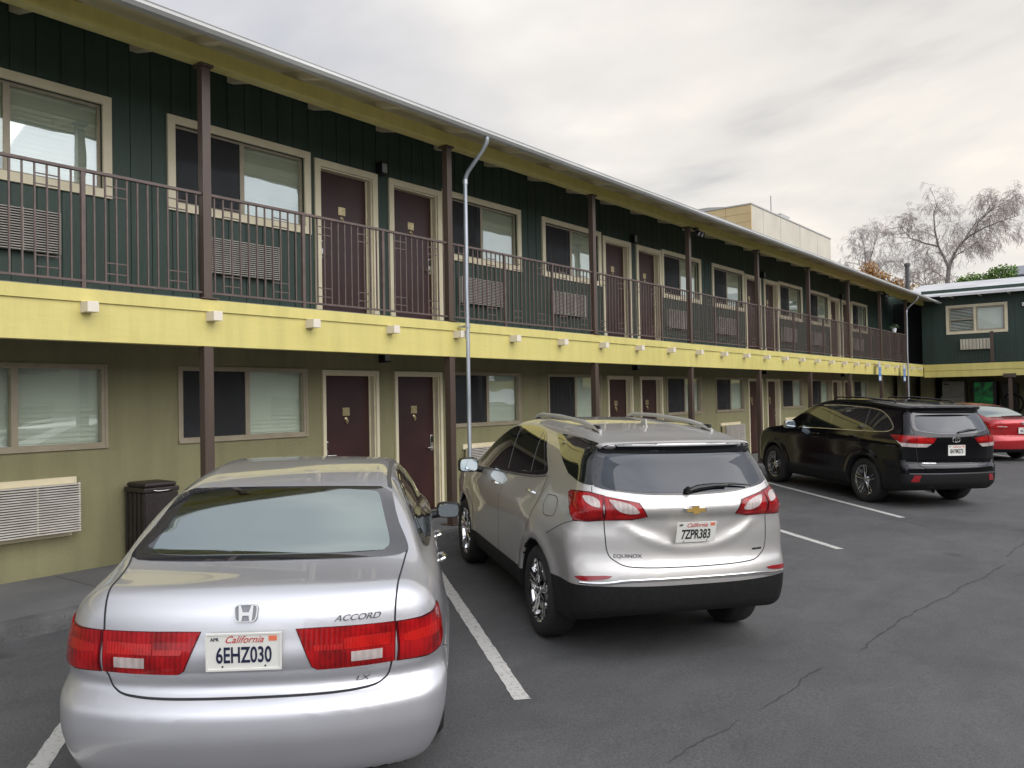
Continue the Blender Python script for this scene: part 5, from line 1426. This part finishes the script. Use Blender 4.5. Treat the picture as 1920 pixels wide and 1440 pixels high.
    strip_part(cs, "bumper_chrome", M_CHROME, car, [full], .022, REAR, raise_=.010, rnd=1)
    b = MB(); b.tube([(-.868, .02, 1.228), (-.86, -.05, 1.245), (-.848, -.2, 1.256), (-.842, -.30, 1.252)], [.016, .020, .016, .012], 8); b.tube([(-.845, -.10, 1.262), (-.835, -.35, 1.262), (-.815, -.50, 1.245)], [.008, .010, .006], 6)
    b.lathe([(0, -.03), (.022, -.03), (.026, 0)], n=14, axis='x', c=(-.85, .02, 1.228)); b.build("rear_wiper", M_BLACK, car, smooth=True)
    b = MB(); b.prism([(-.10, 1.60), (.10, 1.625), (.11, 1.650), (.02, 1.665), (-.055, 1.702), (-.085, 1.702)], -.007, .007, axis='y'); b.prism([(-.10, 1.60), (.13, 1.625), (.11, 1.648), (-.07, 1.652)], -.022, .022, axis='y'); b.build("roof_aerial", M_AERIAL, car)
    plate(car, -.948, .005, .943, "7ZPR383", "SEP", tilt=-.24, frame=False, mat_num=simple("plate_black", (.02, .02, .02), .45))
    # bow-tie badge
    b = MB(); b.M = Matrix.Translation((-.925, -.005, 1.095)) @ Matrix.Rotation(.0, 4, 'Y')
    def bow(k, x0, x1, m): b.prism([(.085 * k + .004, .012 * k), (.034 * k, .012 * k), (.034 * k, .030 * k), (-.026 * k, .030 * k), (-.026 * k, .012 * k), (-.080 * k, .012 * k), (-.086 * k, -.014 * k), (-.034 * k, -.014 * k), (-.034 * k, -.032 * k), (.026 * k, -.032 * k), (.026 * k, -.014 * k), (.078 * k, -.014 * k)], x0, x1, axis='x', m=m)
    bow(1.0, -.004, .02, 1); bow(.86, -.007, -.0041, 0); b.build("badge", [M_GOLD, M_CHROME], car)
    surf_text(cs, "model_lettering", "EQUINOX", .036, M_GREY, car, .49, .778, sx=1.2)
    surf_text(cs, "trim_lettering", "PREMIER", .020, M_BLACK, car, -.54, .780, sx=1.2)
    wheels(car, cs, .355, .245, .225, [(-.16, -.10, .035, .055), (.10, .16, .035, .06)], M_CHROME, 5)
    finish(car, POSE['cross'], cs)
build_cross()

# ---------------------------------------------------------------- black suv
def build_suv():
    cs = SUV; car = empty("parked_car"); tag(car, "large black three-row suv with thin chrome window line, third car from the camera", "car", "cars parked at an angle to the motel")
    def seams(mb):
        for s in (1, -1):
            ribbon(cs, mir([(-.80, .715, 1.47), (-.88, .70, 1.23), (-.92, .68, 1.0), (-.97, .66, .80), (-.99, .64, .665), (-1.03, .3, .655), (-1.04, 0, .655)], s), .008, REAR, mb=mb, m=3, rnd=1, h=.02)
            D = (0, -s, 0)
            for l in ([(2.1, .9, 1.15), (2.35, .9, .9), (2.3, .9, .4)], [(1.0, .9, 1.18), (1.1, .9, .45)], [(.05, .9, 1.19), (.1, .9, .95), (.42, .9, .6)]): ribbon(cs, mir(l, s), .006, D, mb=mb, m=3, rnd=1)
    def clad(c): return ((c[:, 0] < .2) & (c[:, 2] < .56)) | ((c[:, 0] >= .2) & (c[:, 2] < .42))
    car_body(cs, "body", M_BLKP, car, h=.026, cuts=[((0, 0, .56), (0, 0, 1)), ((0, 0, .42), (0, 0, 1))], clad=clad, seams=seams)
    blk = [(-.98, 0, 1.185), (-.98, .25, 1.19), (-.93, .52, 1.215), (-.87, .70, 1.25), (-.74, .655, 1.46), (-.73, .60, 1.53), (-.78, .45, 1.555), (-.8, 0, 1.56)]
    full = blk + [(p[0], -p[1], p[2]) for p in blk[::-1][1:-1]]
    part(cs, "rear_window_border", M_GBLK, car, full, REAR, off=.004, rnd=1, h=.035)
    g = [(-.98, 0, 1.205), (-.97, .25, 1.208), (-.92, .52, 1.235), (-.88, .64, 1.265), (-.76, .60, 1.45), (-.75, .56, 1.485), (-.8, 0, 1.495)]
    full = g + [(p[0], -p[1], p[2]) for p in g[::-1][1:-1]]
    part(cs, "rear_window", M_GLASS_D, car, full, REAR, off=.007, rnd=1, h=.035)
    part(cs, "windscreen", M_GLASS_D, car, [(1.85, .6, 1.55), (1.88, 0, 1.57), (1.85, -.6, 1.55), (2.48, -.7, 1.25), (2.55, 0, 1.22), (2.48, .7, 1.25)], (-.6, 0, -.8), off=.004, rnd=1, h=.04)
    for s in (1, -1):
        D = (0, -s, 0); D2 = (.8, -.6 * s, 0)
        fr = [(1.98, .8, 1.155), (.95, .8, 1.178), (.08, .8, 1.192), (-.46, .8, 1.210), (-.585, .8, 1.270), (-.40, .8, 1.42), (-.16, .7, 1.535), (.18, .7, 1.575), (1.03, .7, 1.595), (1.45, .7, 1.575), (1.72, .7, 1.48), (1.95, .7, 1.25)]
        part(cs, "side_window_frame", M_GBLK, car, mir(fr, s), D, off=.003, rnd=1, h=.035)
        for w_ in ([(1.90, .8, 1.18), (1.08, .8, 1.195), (1.20, .8, 1.565), (1.43, .7, 1.55), (1.69, .7, 1.465)], [(.98, .8, 1.20), (.12, .8, 1.21), (.16, .7, 1.55), (1.02, .7, 1.57), (1.10, .7, 1.565)], [(.06, .8, 1.215), (-.44, .8, 1.228), (-.55, .8, 1.275), (-.38, .8, 1.41), (-.15, .7, 1.515), (.09, .7, 1.545)]):
            part(cs, "side_window", M_GLASS_SIDE, car, mir(w_, s), D, off=.0055, h=.035)
        L = fr + [fr[0]]
        strip_part(cs, "window_chrome", M_CHROME, car, [mir([(1.99, .8, 1.15), (.95, .8, 1.172), (.08, .8, 1.186), (-.47, .8, 1.205), (-.60, .8, 1.270), (-.41, .8, 1.43), (-.17, .7, 1.545), (.18, .7, 1.583), (1.03, .7, 1.603), (1.45, .7, 1.583)], s)], .014, D, raise_=.006, rnd=2)
        strip_part(cs, "pillar_trim", M_GREY, car, [mir([(.09, .8, 1.21), (.125, .7, 1.55)], s)], .02, D, raise_=.006, rnd=0)
        a = lamp(cs, M_RED, car, mir([(-.56, .865, 1.16), (-.66, .85, 1.172), (-.92, .675, 1.162), (-.93, .675, 1.045), (-.80, .86, 1.06), (-.68, .87, 1.10)], s), D2, off=.010, h=.025)
        part(cs, "lens_band", M_REDB, a, mir([(-.70, .86, 1.14), (-.91, .69, 1.135), (-.91, .69, 1.095), (-.78, .86, 1.10)], s), D2, off=.013, rnd=1, h=.02)
        part(cs, "clear_lens", M_CLEAR, a, mir([(-.70, .87, 1.09), (-.80, .86, 1.052), (-.93, .675, 1.04), (-.93, .675, .985), (-.83, .86, .995)], s), D2, off=.011, h=.02)
        a = lamp(cs, M_RED, car, mir([(-.92, .665, 1.162), (-.985, .36, 1.125), (-.99, .42, 1.045), (-.94, .665, 1.045)], s), REAR, off=.010, h=.025)
        part(cs, "lens_band", M_REDB, a, mir([(-.92, .65, 1.13), (-.98, .42, 1.105), (-.98, .43, 1.07), (-.92, .65, 1.085)], s), REAR, off=.013, rnd=1, h=.02)
        part(cs, "clear_lens", M_CLEAR, a, mir([(-.94, .665, 1.04), (-.98, .44, 1.035), (-.97, .52, .985), (-.94, .665, .985)], s), REAR, off=.011, h=.02)
        part(cs, "reflector", M_REFL, car, mir([(-.96, .73, .545), (-.98, .63, .545), (-.97, .66, .44), (-.93, .78, .44)], s), REAR, off=.006, h=.03)
        mirror(car, 2.05, s * 1.06, 1.20, s, M_CHROME if s > 0 else M_GBLK, w=.22, h=.16)
        handle(car, cs, .32, 1.08, s, M_BLKP); handle(car, cs, 1.36, 1.06, s, M_BLKP)
        b = MB(); y = s * .56; b.tube([(-.35, y, 1.655), (-.25, y, 1.70), (.6, y, 1.745), (1.25, y, 1.735), (1.36, y, 1.68)], [.01, .014, .014, .014, .01], 8); b.build("roof_rail", M_BLACK, car, smooth=True)
    ch = [(-.92, .80, .565), (-.98, .6, .568), (-1.03, .3, .568), (-1.05, 0, .568)]
    strip_part(cs, "bumper_line", M_GREY, car, [ch + [(p[0], -p[1], p[2]) for p in ch[::-1][1:]]], .018, REAR, raise_=.008, rnd=1)
    strip_part(cs, "hatch_trim", M_GREY, car, [[(-1.0, .62, .70), (-1.02, 0, .70), (-1.0, -.62, .70)]], .012, REAR, raise_=.006, rnd=1)
    b = MB(); b.tube([(-.995, -.05, 1.215), (-.985, -.25, 1.255), (-.955, -.45, 1.262)], [.014, .016, .008], 8); b.build("rear_wiper", M_BLACK, car, smooth=True)
    plate(car, -1.012, 0, .935, "8AYM273", "MAY", frame=True, mat_num=simple("plate_ink", (.02, .02, .03), .45))
    # ring badge of three ovals
    b = MB()
    def oval(cy, cz, a, c_, r): b.tube([(-1.008, cy + a * math.cos(t), cz + c_ * math.sin(t)) for t in [2 * math.pi * i / 28 for i in range(29)]], r, 6, caps=False)
    oval(0, 1.10, .068, .046, .0065); oval(0, 1.10, .018, .044, .005); oval(0, 1.125, .042, .016, .005); b.build("badge", M_CHROME, car, smooth=True)
    surf_text(cs, "model_lettering", "HIGHLANDER", .032, M_CHROME, car, .48, .735, sx=1.1)
    b = MB(); b.tube([(-1.0, .42, .30), (-.75, .42, .32)], .035, 12, caps=False); b.build("exhaust_pipe", M_STEEL, car, smooth=True)
    wheels(car, cs, .372, .25, .235, [(-.16, -.15, .012, .022), (.16, .15, .012, .022)], M_RIM, 5)
    finish(car, POSE['suv'], cs)
build_suv()

# ---------------------------------------------------------------- red sedan
def build_red():
    cs = COMPACT; car = empty("parked_car"); tag(car, "red sedan cut off by the right edge of the photo, beyond the black suv", "car", "cars parked at an angle to the motel")
    def seams(mb):
        for s in (1, -1): ribbon(cs, mir([(-.45, .66, 1.10), (-.86, .60, 1.06), (-.93, .58, .9), (-.95, .5, .66), (-.97, 0, .65)], s), .007, (.8, 0, -.6), mb=mb, m=3, rnd=1, h=.03)
    car_body(cs, "body", M_REDP, car, h=.03, cuts=[((0, 0, .33), (0, 0, 1))], clad=lambda c: (c[:, 2] < .33), seams=seams)
    gl = [(.262, .58, 1.37), (.262, -.58, 1.37), (-.34, -.68, 1.13), (-.46, -.60, 1.11), (-.52, 0, 1.11), (-.46, .60, 1.11), (-.34, .68, 1.13)]
    part(cs, "rear_window", M_GLASS_S, car, gl, (.55, 0, -.83), off=.005, rnd=1, h=.05)
    part(cs, "windscreen", M_GLASS_D, car, [(1.72, .56, 1.37), (1.72, -.56, 1.37), (2.45, -.68, 1.06), (2.56, 0, 1.03), (2.45, .68, 1.06)], (-.5, 0, -.86), off=.004, rnd=1, h=.06)
    for s in (1, -1):
        D = (0, -s, 0)
        part(cs, "side_window", M_GLASS_SIDE, car, mir([(-.05, .7, 1.08), (.6, .7, 1.02), (2.2, .7, .98), (1.95, .7, 1.15), (1.6, .7, 1.34), (1.0, .7, 1.385), (.5, .7, 1.36)], s), D, off=.004, rnd=1, h=.05)
        a = lamp(cs, M_REDB, car, mir([(-.95, .42, .93), (-.93, .62, .95), (-.80, .80, .97), (-.72, .84, .95), (-.78, .84, .88), (-.88, .72, .84), (-.95, .42, .87)], s), (.85, -.5 * s, 0), off=.008, h=.03)
        part(cs, "clear_lens", M_CLEAR, a, mir([(-.95, .46, .905), (-.93, .62, .915), (-.88, .70, .91), (-.90, .68, .89), (-.95, .46, .885)], s), (.85, -.5 * s, 0), off=.011, h=.03)
        mirror(car, 1.95, s * 1.0, 1.0, s, M_REDP); handle(car, cs, .5, .9, s, M_REDP); handle(car, cs, 1.4, .88, s, M_REDP)
    plate(car, -.985, 0, .80, "7RKL512", "JUN", frame=False)
    b = MB()
    def oval(cy, cz, a, c_, r): b.tube([(-.975, cy + a * math.cos(t), cz + c_ * math.sin(t)) for t in [2 * math.pi * i / 20 for i in range(21)]], r, 6, caps=False)
    oval(0, .985, .055, .037, .006); oval(0, .985, .014, .035, .005); oval(0, 1.005, .034, .012, .005); b.build("badge", M_CHROME, car, smooth=True)
    wheels(car, cs, .315, .205, .2, [(0, 0, .04, .06)], M_RIM, 7)
    finish(car, POSE['compact'], cs)
build_red()
# ------------------------------------------------------------------ beyond the roofs
def bg_building():
    ms = noise_mat("pale_render_wall", (.50, .46, .37), (.57, .53, .43), scale=.5, rough=.85, detail=8)
    mo = noise_mat("sunlit_tint_boards", (.55, .41, .20), (.60, .46, .24), scale=.6, rough=.7)  # warm sunlight on the end face is put into the board colour
    md = simple("board_joint", (.36, .27, .13), .8); mt = simple("parapet_cap", (.42, .41, .38), .6)
    r = empty("tall_building", (0, 0, 0)); tag(r, "tall cream building with end boards coloured as sunlit rising behind the motel roof", "building")
    x0, ya, yb, zt = -24.0, 60.0, 78.8, 16.1
    b = MB(); b.box(x0 - 14, x0, ya + .02, yb, 0, zt - .004, 0)
    for y in (62.3, 66.0, 70.5, 75): b.box(x0, x0 + .012, y - .04, y + .04, 0, zt - .02, 1)
    b.build("wall", [ms, mt], r)
    b = MB(); b.box(x0 - 14, x0 - .001, ya - .10, ya + .018, 0, zt, 0)
    z = 8.0
    while z < zt: b.box(x0 - 14, x0 - .02, ya - .105, ya - .098, z, z + .04, 1); z += .62
    b.box(x0 - 2.05, x0 - 2.0, ya - .107, ya - .10, 0, zt, 1)
    b.build("end_boards", [mo, md], r)
    b = MB(); b.box(x0 - 14, x0 + .06, ya - .14, yb + .05, zt, zt + .10); b.prism([(x0 - 14, zt + .1), (x0 - 2.0, zt + .1), (x0 - 3.4, zt + .28), (x0 - 14, zt + .42)], ya - .12, ya + 3, axis='y'); b.build("parapet", mt, r)
    b = MB(); b.box(x0 - 1.4, x0 - .3, 67.0, 69.0, zt + .10, zt + .55, bev=.03); b.box(x0 - .9, x0 - .4, 63.0, 63.4, zt + .1, zt + .35); b.build("roof_vent", mt, r)
    b = MB(); b.tube([(x0 - .2, 64.5, zt + .1), (x0 - .2, 64.5, zt + 1.5)], .03, 6); b.build("aerial", M_GREY, r)
bg_building()
r = empty("red_roofed_house", (-24, 84, 0)); tag(r, "sliver of dark red roof behind the motel's gutter, right of the tall building", "house")
r.location = (0, 0, 0)
b = MB(); b.box(-30, -24.2, 80, 90, 0, 13.6); b.build("wall", M_CREAM, r)
b = MB(); b.prism([(-23.8, 13.5), (-27, 15.3), (-30.5, 13.5)], 79.5, 92, axis='y'); b.build("roof", noise_mat("red_roof", (.16, .035, .03), (.22, .055, .045), scale=3, rough=.8), r)
r = empty("grey_building", (-4, 62, 0)); r.location = (0, 0, 0); tag(r, "low grey flat-roofed building beyond the green shrub at the right edge", "building")
b = MB(); b.box(-7.4, 10, 62, 72, 0, 9.2); b.build("wall", simple("grey_wall", (.30, .32, .34), .8), r)
b = MB(); b.box(-7.6, 10.2, 61.7, 72.2, 9.2, 9.75); b.build("roof_edge", simple("pale_edge", (.52, .55, .58), .7), r)
b = MB(); b.tube([(-10.65, 48, 5.5), (-10.65, 48, 8.55)], .11, 12); b.tube([(-10.65, 48, 8.55), (-10.65, 48, 8.70)], .16, 12)
o = b.build("vent_pipe", simple("weathered_flue", (.09, .085, .085), .8), smooth=True); tag(o, "dark flue pipe standing among the bare twigs behind the far roof corner", "flue")

M_BARK = noise_mat("grey_bark", (.17, .145, .135), (.25, .22, .205), scale=3, rough=.85)
M_TWIG = simple("brown_twigs", (.31, .26, .235), .8)
def grow(b, rnd, p, d, L, r, lvl, droop, twig, maxlvl):
    pts = [p]; rs = [r]; n = 4 if lvl < maxlvl else 3; q = p.copy(); dd = d.copy()
    for i in range(n):
        dd = (dd + Vector((rnd.uniform(-.22, .22), rnd.uniform(-.22, .22), rnd.uniform(-.16, .2) - droop * (lvl / maxlvl)**2 * (i + 1) * .5))).normalized()
        q = q + dd * L / n; pts.append(q); rs.append(max(twig, r * (1 - .62 * (i + 1) / n)))
    b.tube(pts, rs, 5 if lvl < 2 else 3, caps=False)
    if lvl >= maxlvl: return
    kids = 4 if lvl < maxlvl - 1 else 4
    for k in range(kids):
        t = rnd.uniform(.25, 1.0); i = min(n - 1, int(t * n)); f = t * n - i; o = pts[i].lerp(pts[i + 1], f)
        ax = (pts[i + 1] - pts[i]).normalized(); v = Vector((rnd.gauss(0, 1), rnd.gauss(0, 1), rnd.gauss(0, .8))); v = (v - ax * v.dot(ax)).normalized()
        nd = (ax * rnd.uniform(.4, 1.0) + v * rnd.uniform(.6, 1.1)).normalized()
        grow(b, rnd, o, nd, L * rnd.uniform(.48, .72), rs[i] * .5, lvl + 1, droop, twig, maxlvl)
def bare_tree(name, label, base, limbs, seed, twig=.010, maxlvl=4, mt=None, droop=.5, r0=.2):
    rnd = random.Random(seed); r = empty(name, base); tag(r, label, "tree", "bare trees behind the motel"); B = Vector(base)
    t = MB(); c = MB()
    for pts, ra, rb, n in limbs:
        P = [Vector(p) - B for p in pts]; m = len(P)
        t.tube(P, [.62 * (ra + (rb - ra) * i / (m - 1)) for i in range(m)], 8)
        for k in range(int(n * 1.15)):
            u = rnd.uniform(.15, 1.0) * (m - 1); i = min(m - 2, int(u)); o = P[i].lerp(P[i + 1], u - i); ax = (P[i + 1] - P[i]).normalized()
            v = Vector((rnd.gauss(0, 1), rnd.gauss(0, 1), rnd.gauss(.3, .8))); v = (v - ax * v.dot(ax)).normalized()
            grow(c, rnd, o, (ax * .7 + v).normalized(), rnd.uniform(.8, 1.4), .018, 1, droop, twig, maxlvl)
    t.build("trunk", M_BARK, r, smooth=True); c.build("crown", mt or M_TWIG, r, smooth=True)
def Q(px, py, y=55.0, dy=0.0):
    k = y / 55.0; return ((-10 + (px - 1775) * .0282) * k, y + dy, 1.85 + (8.3 + (530 - py) * .0282 - 1.85) * k)
bare_tree("bare_tree", "large bare weeping tree with a forked trunk behind the far white roof", (-10.1, 55, 0), [
    ([(-10.1, 55, 0), (-10.05, 55, 4), Q(1775, 530), Q(1778, 500)], .30, .19, 0),
    ([Q(1778, 500), Q(1768, 475, dy=.3), Q(1757, 450, dy=.4), Q(1752, 415, dy=.2), Q(1752, 380), Q(1760, 358)], .15, .03, 16),
    ([Q(1757, 450), Q(1735, 443, dy=-.5), Q(1712, 432, dy=-.9), Q(1700, 415, dy=-1), Q(1690, 398, dy=-1.2)], .09, .02, 16),
    ([Q(1778, 500), Q(1790, 475, dy=-.3), Q(1802, 455, dy=-.4), Q(1825, 440, dy=-.8), Q(1850, 430, dy=-1), Q(1880, 422, dy=-1.2), Q(1915, 416, dy=-1.5)], .15, .02, 18),
    ([Q(1802, 455), Q(1812, 430, dy=.6), Q(1825, 405, dy=1), Q(1845, 385, dy=1.2), Q(1868, 372, dy=1.5)], .08, .02, 16),
    ([Q(1825, 440), Q(1835, 412), Q(1856, 392), Q(1880, 378), Q(1895, 385)], .06, .015, 12),
    ([Q(1782, 490), Q(1800, 478, dy=-1), Q(1825, 470, dy=-1.4), Q(1852, 472, dy=-1.6)], .06, .015, 13),
    ([Q(1770, 520), Q(1752, 505, dy=.8), Q(1730, 492, dy=1), Q(1712, 500, dy=1.2)], .05, .015, 9),
], 11, twig=.0055)
bare_tree("bare_tree", "thin pale bare tree left of the large weeping tree, above the orange shrub", (-15.4, 60, 0), [
    ([(-15.4, 60, 0), (-15.3, 60, 5), Q(1612, 510, 60), Q(1610, 440, 60), Q(1606, 415, 60)], .2, .02, 16),
    ([Q(1612, 505, 60), Q(1590, 470, 60, 1), Q(1580, 440, 60, 1.4)], .07, .015, 9),
    ([Q(1612, 495, 60), Q(1632, 460, 60, -1), Q(1645, 430, 60, -1.4), Q(1650, 420, 60, -1.5)], .07, .015, 13),
    ([Q(1612, 515, 60), Q(1650, 490, 60, -1), Q(1668, 470, 60, -1.4)], .06, .015, 9),
], 23, twig=.006, mt=simple("pale_twigs", (.36, .32, .30), .8))
bare_tree("bare_tree", "low dense bare twigs between the flue pipe and the large weeping tree", (-11.6, 50, 0), [
    ([(-11.0, 50, 0), (-10.9, 50, 4), Q(1735, 540, 50), Q(1730, 505, 50)], .15, .02, 10),
    ([Q(1732, 535, 50), Q(1710, 520, 50, 1), Q(1690, 512, 50, 1.4)], .06, .015, 10),
    ([Q(1732, 535, 50), Q(1752, 520, 50, 1), Q(1765, 512, 50, 1.4)], .06, .015, 8),
], 31, twig=.008, maxlvl=3)

def leafy(name, label, cat, clumps, mats, seed, n=900, leaf=.10, stem=None):
    rnd = random.Random(seed); c0 = clumps[0][0]; r = empty(name, (c0[0], c0[1], 0)); tag(r, label, cat); B = Vector((c0[0], c0[1], 0))
    b = MB()
    for (c, rad, k) in clumps:
        C_ = Vector(c) - B
        for i in range(int(n * k)):
            v = Vector((rnd.gauss(0, 1), rnd.gauss(0, 1), rnd.gauss(0, 1))).normalized() * (rnd.random()**.45); p = C_ + Vector((v.x * rad[0], v.y * rad[1], v.z * rad[2]))
            a = Vector((rnd.gauss(0, 1), rnd.gauss(0, 1), rnd.gauss(0, 1))).normalized() * leaf * rnd.uniform(.5, 1.3); w = a.cross(Vector((rnd.gauss(0, 1), rnd.gauss(0, 1), rnd.gauss(0, 1)))).normalized() * leaf * .35
            b.add([tuple(p), tuple(p + a * .5 + w), tuple(p + a), tuple(p + a * .5 - w)], [(0, 1, 2, 3)], rnd.choice(range(len(mats))))
    b.build("foliage", mats, r)
    b = MB()
    for (c, rad, k) in clumps:
        C_ = Vector(c) - B; b.tube([(0, 0, 0), (C_.x * .4, C_.y * .4, C_.z * .5), tuple(C_)], [.12, .07, .02], 6)
    b.build("stem", M_BARK, r)
mo = [simple("orange_leaf", (.42, .22, .06), .7), simple("amber_leaf", (.52, .31, .10), .7), simple("rust_leaf", (.26, .13, .05), .7)]
oo = [(Q(1618, 487, 52), (.55, .5, .62), 1.0), (Q(1628, 505, 52), (.55, .5, .45), .7), (Q(1648, 505, 52), (.5, .4, .35), .45), (Q(1672, 522, 52), (.8, .5, .35), .55), (Q(1695, 532, 52), (.8, .5, .3), .4), (Q(1660, 525, 52), (.8, .5, .3), .4)]
leafy("orange_leaved_shrub", "orange autumn-leaved shrub showing above the motel gutter near the far corner", "shrub", oo, mo, 5, n=520, leaf=.13)
md_ = [simple("dull_leaf_a", (.10, .095, .05), .8), simple("dull_leaf_b", (.18, .13, .09), .8)]
leafy("dark_shrub", "dull olive brown shrub between the red roof and the orange shrub", "shrub", [(Q(1590, 492, 60), (.5, .5, .4), .5), (Q(1603, 508, 60), (.5, .5, .4), .5), (Q(1640, 520, 60), (.8, .5, .4), .5)], md_, 6, n=420, leaf=.12)
mg_ = [simple("fresh_leaf_a", (.15, .24, .045), .6), simple("fresh_leaf_b", (.20, .29, .07), .6), simple("fresh_leaf_c", (.07, .16, .025), .6)]
leafy("green_shrub", "bright green bushy treetop above the far wing's white roof", "shrub", [(Q(1802, 531, 50), (.42, .5, .22), .35), (Q(1822, 527, 50), (.42, .5, .34), .5), (Q(1848, 527, 50), (.4, .5, .24), .35), (Q(1866, 519, 50), (.42, .5, .40), .55), (Q(1888, 519, 50), (.42, .5, .38), .5), (Q(1835, 538, 50), (1.1, .5, .2), .5), (Q(1880, 535, 50), (.9, .5, .2), .5)], mg_, 7, n=620, leaf=.14)

# unseen building across the lot, added only for the windows to mirror
r = empty("added_reflection_building", (0, 0, 0)); tag(r, "cream two-storey building across the parking lot, added out of view for window reflections", "building")
mn_ = noise_mat("added_reflection_wall", (.30, .28, .22), (.36, .33, .26), scale=.7, rough=.85)
b = MB(); b.box(14.0, 22, -14, 33, -1, 4.6); b.build("wall", mn_, r)
b = MB(); b.box(13.5, 22.5, -14.5, 33.4, 4.6, 4.85); b.build("roof", M_ROOF, r)
for k in range(8):
    b = MB(); y = -11 + k * 5.6; b.box(13.9, 13.99, y, y + 1.8, .8, 2.0); b.box(13.9, 13.99, y, y + 1.8, 3.0, 4.1); b.build("window", M_GBLK, r)
